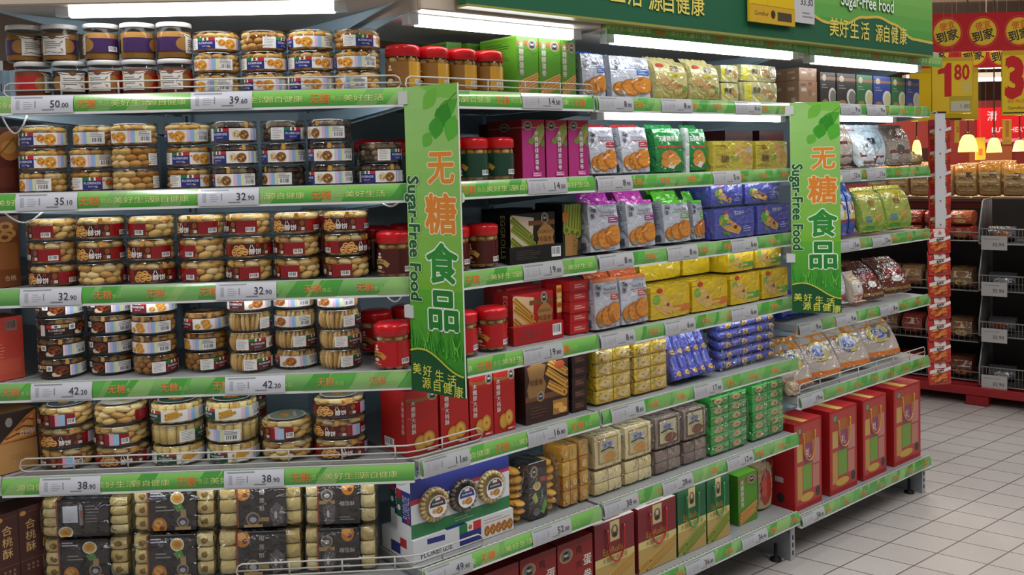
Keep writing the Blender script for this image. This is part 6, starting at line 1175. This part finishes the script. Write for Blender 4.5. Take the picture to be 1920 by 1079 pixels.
# wire rack left of the baskets with snack packets on it
t = thing('wire_rack', 'grey wire rack of packaged snacks between the gondola and the baskets', 'rack', W(9, 0, .12, zp1 + .001), az)
rx0, rx1 = -.75, bx0 - .02
levels_ = [z_at(9, .2, .12, y) - zp1 for y in (712, 640, 545, 452)]
for k, zz in enumerate(levels_):
    zz = max(zz, .004)
    part('rack_shelf', None, lambda g: (g.tube([(rx0, 0, zz), (rx1, 0, zz)], .004, '#8a8784', 'metal'), g.tube([(rx0, 0, zz + .05), (rx1, 0, zz + .05)], .003, '#8a8784', 'metal'), g.box(rx0, rx1, .004, .4, zz - .003, zz, '#4a4846', 'metal'), [g.tube([(rx0 + .03 * i, 0, zz), (rx0 + .03 * i, 0, zz + .05)], .0013, '#77746f', 'metal', 4) for i in range(int((rx1 - rx0) / .03))]), t)
for x in (rx0, rx1): part('upright', None, lambda g: g.box(x - .012, x + .012, .4, .424, 0, 1.05, '#5f5c5a', 'metal'), t)
part('back_panel', None, lambda g: g.box(rx0, rx1, .43, .44, 0, 1.0, '#2a2322', 'matte'), t)
for k, zz in enumerate(levels_):
    zz = max(zz, .004); n = 7
    for j in range(n):
        for st in range(2 if k == 3 else 1):
            q = random.Random(k * 50 + j * 3 + st); wv = (rx1 - rx0 - .06) / n; f = sfn(wv * .9, .2, .085 if k == 3 else .13, .28, .4, 0, .006, k * 9 + j)
            c = {3: ['#a8442c', '#b85a30', '#9c3a2c'], 0: ['#6a3a2c', '#7a2a22', '#8a4a30'], 1: ['#7a5a44', '#8a3a30', '#94745a'], 2: ['#8a6a48', '#9a7a54', '#7a5a3c']}[k][(j + st) % 3]
            p = thing('snack_packet', f'{["dark red", "brown and red", "tan bread", "orange red"][k]} snack packet, {ORD[j]} from left on {["lowest", "second lowest", "second highest", "top"][k]} wire rack level' + (', upper layer' if st else ''), 'packet', W(9, rx0 + .03 + wv * (j + .5), .13 + .02 * q.random(), zp1 + zz + .002 + st * .087), az + q.uniform(-.05, .05), 'snack packets on the wire rack')
            part('wrapper', None, lambda g: (g.soft(f, 6, lambda *a: c, 'film'), g.art(lambda u, v, kk: (f(2 * u - 1, -1, 2 * v - 1)[0], f(2 * u - 1, -1, 2 * v - 1)[1] - .001 - kk * 2, f(2 * u - 1, -1, 2 * v - 1)[2]), [('R', .15, .55, .85, .85, ('#c9b8a8', '#b8a090', '#d0a880')[q.randrange(3)]), ('E', .5, .3, .3, .16, ('#c98a4a', '#a8522c', '#d8b070')[q.randrange(3)], 10)], 1.2, 'film', seg=4)), p)
# tan rice packets heaped on a counter behind the baskets
ct = thing('display_counter', 'low dark counter behind the wire baskets', 'counter', W(9, -.6, .62, 0), az)
czt = z_at(9, .4, .7, 372)
part('body', None, lambda g: (g.box(0, 3.4, 0, .6, .3, czt - .02, '#6a2a22', 'matte'), g.box(0, 3.4, .1, .5, .001, .3, '#2a1614', 'matte')), ct); part('top', None, lambda g: g.box(-.01, 3.41, -.01, .61, czt - .02, czt, '#5a4038', 'matte'), ct)
for r_ in range(2):
    for j in range(14):
        q = random.Random(r_ * 40 + j); f = sfn(.125, .09, .205 + .012 * (j % 3), .3, .45, .1, .006, j)
        p = thing('rice_cracker_bag', f'tan orange topped snack bag behind the baskets, {ORD[j]} from left, {("front", "back")[r_]} row', 'bag', W(9, -.45 + .138 * j + .05 * r_, .7 + .2 * r_, czt + .014), az + q.uniform(-.06, .06), 'tan snack bags on the counter', rx=R(-6))
        part('wrapper', ('rice', j % 3), lambda g: (g.soft(f, 7, lambda fc, u, v: '#d9922e' if v > .7 + .06 * math.sin(u * 9 + j) and fc < 4 else '#b89a66' if fc < 4 else '#d9922e', 'film'), g.art(lambda u, v, kk: (f(2 * u - 1, -1, 2 * v - 1)[0], f(2 * u - 1, -1, 2 * v - 1)[1] - .001 - kk * 2, f(2 * u - 1, -1, 2 * v - 1)[2]), [('R', .12, .1 + .13 * i, .88, .16 + .13 * i, ('#c4b080', '#8a6a3c')[i % 2]) for i in range(5)] + [('R', .5, .55, .8, .72, '#6a4a30')], .75, 'film', seg=4)), p)
# hanging price cards, banners, lamps
def hang(t, x, y, z, zw): part('hanger', None, lambda g: g.tube([(x, y, z), (x, y, 3.66 - zw)], .0007, '#a8a49c', 'metal', 4), t)
def card(px0, px1, py0, py1, depth, art, label, rz=0., col='#d2b01c', name='price_card', cat='price card', thick=.01):
    a_, b_ = at(px0, py1, depth), at(px1, py1, depth); w_ = (b_ - a_).length; h_ = (at(px0, py0, depth) - a_).length; c = (a_ + b_) / 2
    t = thing(name, label, cat, c, rz)
    part('card', None, lambda g: (g.box(-w_ / 2, w_ / 2, 0, thick, 0, h_, col, 'gloss', .002), g.art(F_(w_, h_), art(w_ / h_), w_ / h_, 'gloss')), t)
    hang(t, 0, thick / 2, h_, c.z); return t
def c180(a): return [('R', .0, .93, 1, 1, '#b89418'), ('R', .97, 0, 1, .93, '#b89a18'), ('P', [(.3, .3), (.47, .3), (.47, .9), (.36, .9), (.3, .82), (.14, .78), (.14, .7), (.3, .72)], '#b41a18'), ('T', '80', .72, .74, .38, '#b41a18', {'bold': .05, 'sx': .75}), ('R', .72, .35, .94, .58, '#c4ae54'), ('R', .42, .02, .96, .31, '#a8921c'), ('R', .45, .04, .92, .22, '#b4ae98'), ('T', '1.80', .8, .13, .11, '#5a564c'), ('R', .02, .01, .34, .04, '#2a2416')]
card(1747, 1826, 108, 213, 4.3, c180, 'yellow price card reading 1.80 hanging past the end bay')
card(1706, 1836, 128, 226, 4.7, lambda a: [('R', .0, .9, 1, 1, '#b89818'), ('R', .4, .0, .75, .04, '#3a3418'), ('R', .02, .3, .1, .36, '#b03a30')], 'yellow price card hanging just behind the 1.80 card', col='#c9aa1c')
card(1878, 1966, 95, 216, 4.3, lambda a: [('R', 0, .93, 1, 1, '#b89418'), ('T', '3', .27, .6, .82, '#b41a18', {'bold': .11, 'sx': .8}), ('T', '80', .72, .74, .34, '#b41a18', {'bold': .06, 'sx': .8}), ('T', '现价 PRICE', .3, .22, .07, '#b0481c', {'fit': .36}), ('T', 'Carrefour', .32, .12, .07, '#3a3016', {'fit': .4}), ('R', .02, .03, .9, .05, '#3a3016')], 'yellow price card with a large red 3 at the right edge')
card(1790, 1801, 226, 268, 6.5, lambda a: [('T', '2', .5, .6, .3, '#b83a20', {'bold': .04})], 'small far yellow card left of the bell lamp', col='#d0a828', rz=.4)
card(1880, 1897, 224, 271, 6.5, lambda a: [('R', .3, .3, .7, .95, '#c8782a'), ('R', .1, .05, .9, .2, '#c89a3a')], 'small far orange yellow card under the card with the 3', col='#d8b030')
card(1829, 1848, 258, 300, 7.5, lambda a: [('R', .1, .55, .9, .9, '#b8a030'), ('R', .3, .2, .7, .5, '#a8602c')], 'small far olive yellow card right of the bell lamp', col='#b89a3a')
def round_logo(cx, cy, ry, asp):
    rx = ry / asp; return [('E', cx, cy, rx * 1.14, ry * 1.14, '#d2403a', 28), ('E', cx, cy, rx * 1.08, ry * 1.08, '#b81c1e', 28), ('E', cx, cy, rx, ry, '#d88a1c', 28), ('E', cx + rx * .02, cy + ry * .03, rx * .94, ry * .94, '#d9b82c', 28), ('T', '便宜', cx, cy + ry * .48, ry * .58, '#d0561c', {'rot': 12, 'bold': .03}), ('T', '到家', cx, cy - ry * .25, ry * .82, '#3a3430', {'rot': 14, 'bold': .05})]
def banner(px0, px1, py0, py1, depth, logos, ry, label, rz, lab_y):
    a_, b_ = at(px0, py1, depth), at(px1, py1, depth); w_ = (b_ - a_).length; h_ = (at(px0, py0, depth) - a_).length; ang = R(rz)
    t = thing('hanging_banner', label, 'banner', a_, ang); asp = w_ / h_
    part('banner', None, lambda g: (g.box(0, w_, 0, .02, 0, h_, '#b8181e', 'gloss'), g.art(lambda u, v, k: (u * w_, -k, v * h_), [y for x in logos for y in round_logo((x - px0) / (px1 - px0), lab_y, ry, asp)], asp, 'gloss')), t)
    for x in (.08, .92): hang(t, w_ * x, .01, h_, a_.z)
banner(1690, 2000, 28, 100, 5.4, (1708, 1776, 1843, 1911, 1979), .36, 'red hanging banner with round yellow emblems, the nearer one', -2, .5)
banner(1700, 2000, 62, 130, 6.2, (1757, 1829, 1883, 1945), .36, 'red hanging banner with round yellow emblems, lower and farther one', 1, .42)
def lamp(px, py0, py1, depth, r_, label, lit=True):
    b_ = at(px, py1, depth); h_ = (at(px, py0, depth) - b_).length; t = thing('pendant_lamp', label, 'lamp', b_)
    part('lamp_shade', None, lambda g: g.lathe([(r_, 0), (r_ * .97, h_ * .2), (r_ * .82, h_ * .6), (r_ * .55, h_ * .9), (r_ * .2, h_), (0.001, h_)], 20, '#fff', 'lamp'), t)
    part('cord', None, lambda g: g.tube([(0, 0, h_), (0, 0, 3.66 - b_.z)], .006, '#3a2a24', 'matte', 5), t)
    l = bpy.data.lights.new('bulb', 'POINT'); l.energy = 14; l.color = (1, .7, .3); l.shadow_soft_size = .03; lo = bpy.data.objects.new('bulb', l); COL.objects.link(lo); lo.parent = t; lo.location = (0, 0, -.03)
    part('cap', None, lambda g: g.lathe([(r_ * .3, h_ * .98), (r_ * .25, h_ * 1.2), (0.001, h_ * 1.22)], 12, '#7a2420', 'cap'), t)
lamp(1815, 252, 285, 7.2, .072, 'glowing yellow bell lamp nearest the white clip strip'); lamp(1864, 258, 286, 8., .06, 'glowing bell lamp in the middle of the market lamps'); lamp(1912, 262, 284, 8., .055, 'glowing bell lamp at the right edge'); lamp(1719, 262, 292, 7.6, .04, 'glowing lamp seen behind the pouches of the second end shelf')
t = thing('stall_sign', 'far red shop sign with white characters behind the lamps', 'sign', at(1832, 268, 9.5), R(-4))
part('board', None, lambda g: (g.box(0, .55, 0, .04, 0, .36, '#b0141c', 'gloss'), g.art(lambda u, v, k: (u * .55, -k, v * .36), [('T', '清', .28, .76, .3, '#d8a8b0', {'bold': .03}), ('T', 'BUTCHERY', .6, .36, .2, '#d8b4bc', {'bold': .03}), ('R', 0, 0, 1, .1, '#d86a8a')], 1.53, 'gloss')), t); hang(t, .1, .02, .36, t.location.z); hang(t, .45, .02, .36, t.location.z)
t = thing('market_stall', 'far warm red market stall beyond the snack counter', 'stall', (at(1700, 300, 10.5).x, at(1700, 300, 10.5).y, 0), R(-4))
part('back_panel', None, lambda g: g.box(-1, 4, .5, .6, .9, 2.05, '#8a3430', 'matte'), t); part('counter', None, lambda g: g.box(-1, 4, 0, .6, .001, .9, '#5a2420', 'matte'), t)
for i in range(6): part('shelf_panel', None, lambda g: g.box(-.6 + .75 * i, -.1 + .75 * i, .42, .5, 1.0, 1.5, ('#6a2a3a', '#3a1c1c', '#a8603a')[i % 3], 'matte'), t)
def ceil_light(px, py, depth, L, label):
    p = at(px, py, depth); t = thing('ceiling_light', label, 'ceiling light', p, R(-4))
    part('light_tube', None, lambda g: g.box(-L / 2, L / 2, -.04, .04, 0, .03, '#fff', 'tube'), t); part('housing', None, lambda g: g.box(-L / 2, L / 2, -.05, .05, .03, .08, '#b9b4ac', 'metal'), t); hang(t, 0, 0, .08, p.z)
ceil_light(1850, 152, 9, 1.6, 'lit ceiling strip light between the yellow cards'); ceil_light(1870, 128, 8.3, 1.5, 'lit ceiling strip light nearer the camera than the other')
bpy.data.objects.remove(_fo); bpy.data.curves.remove(_fc)
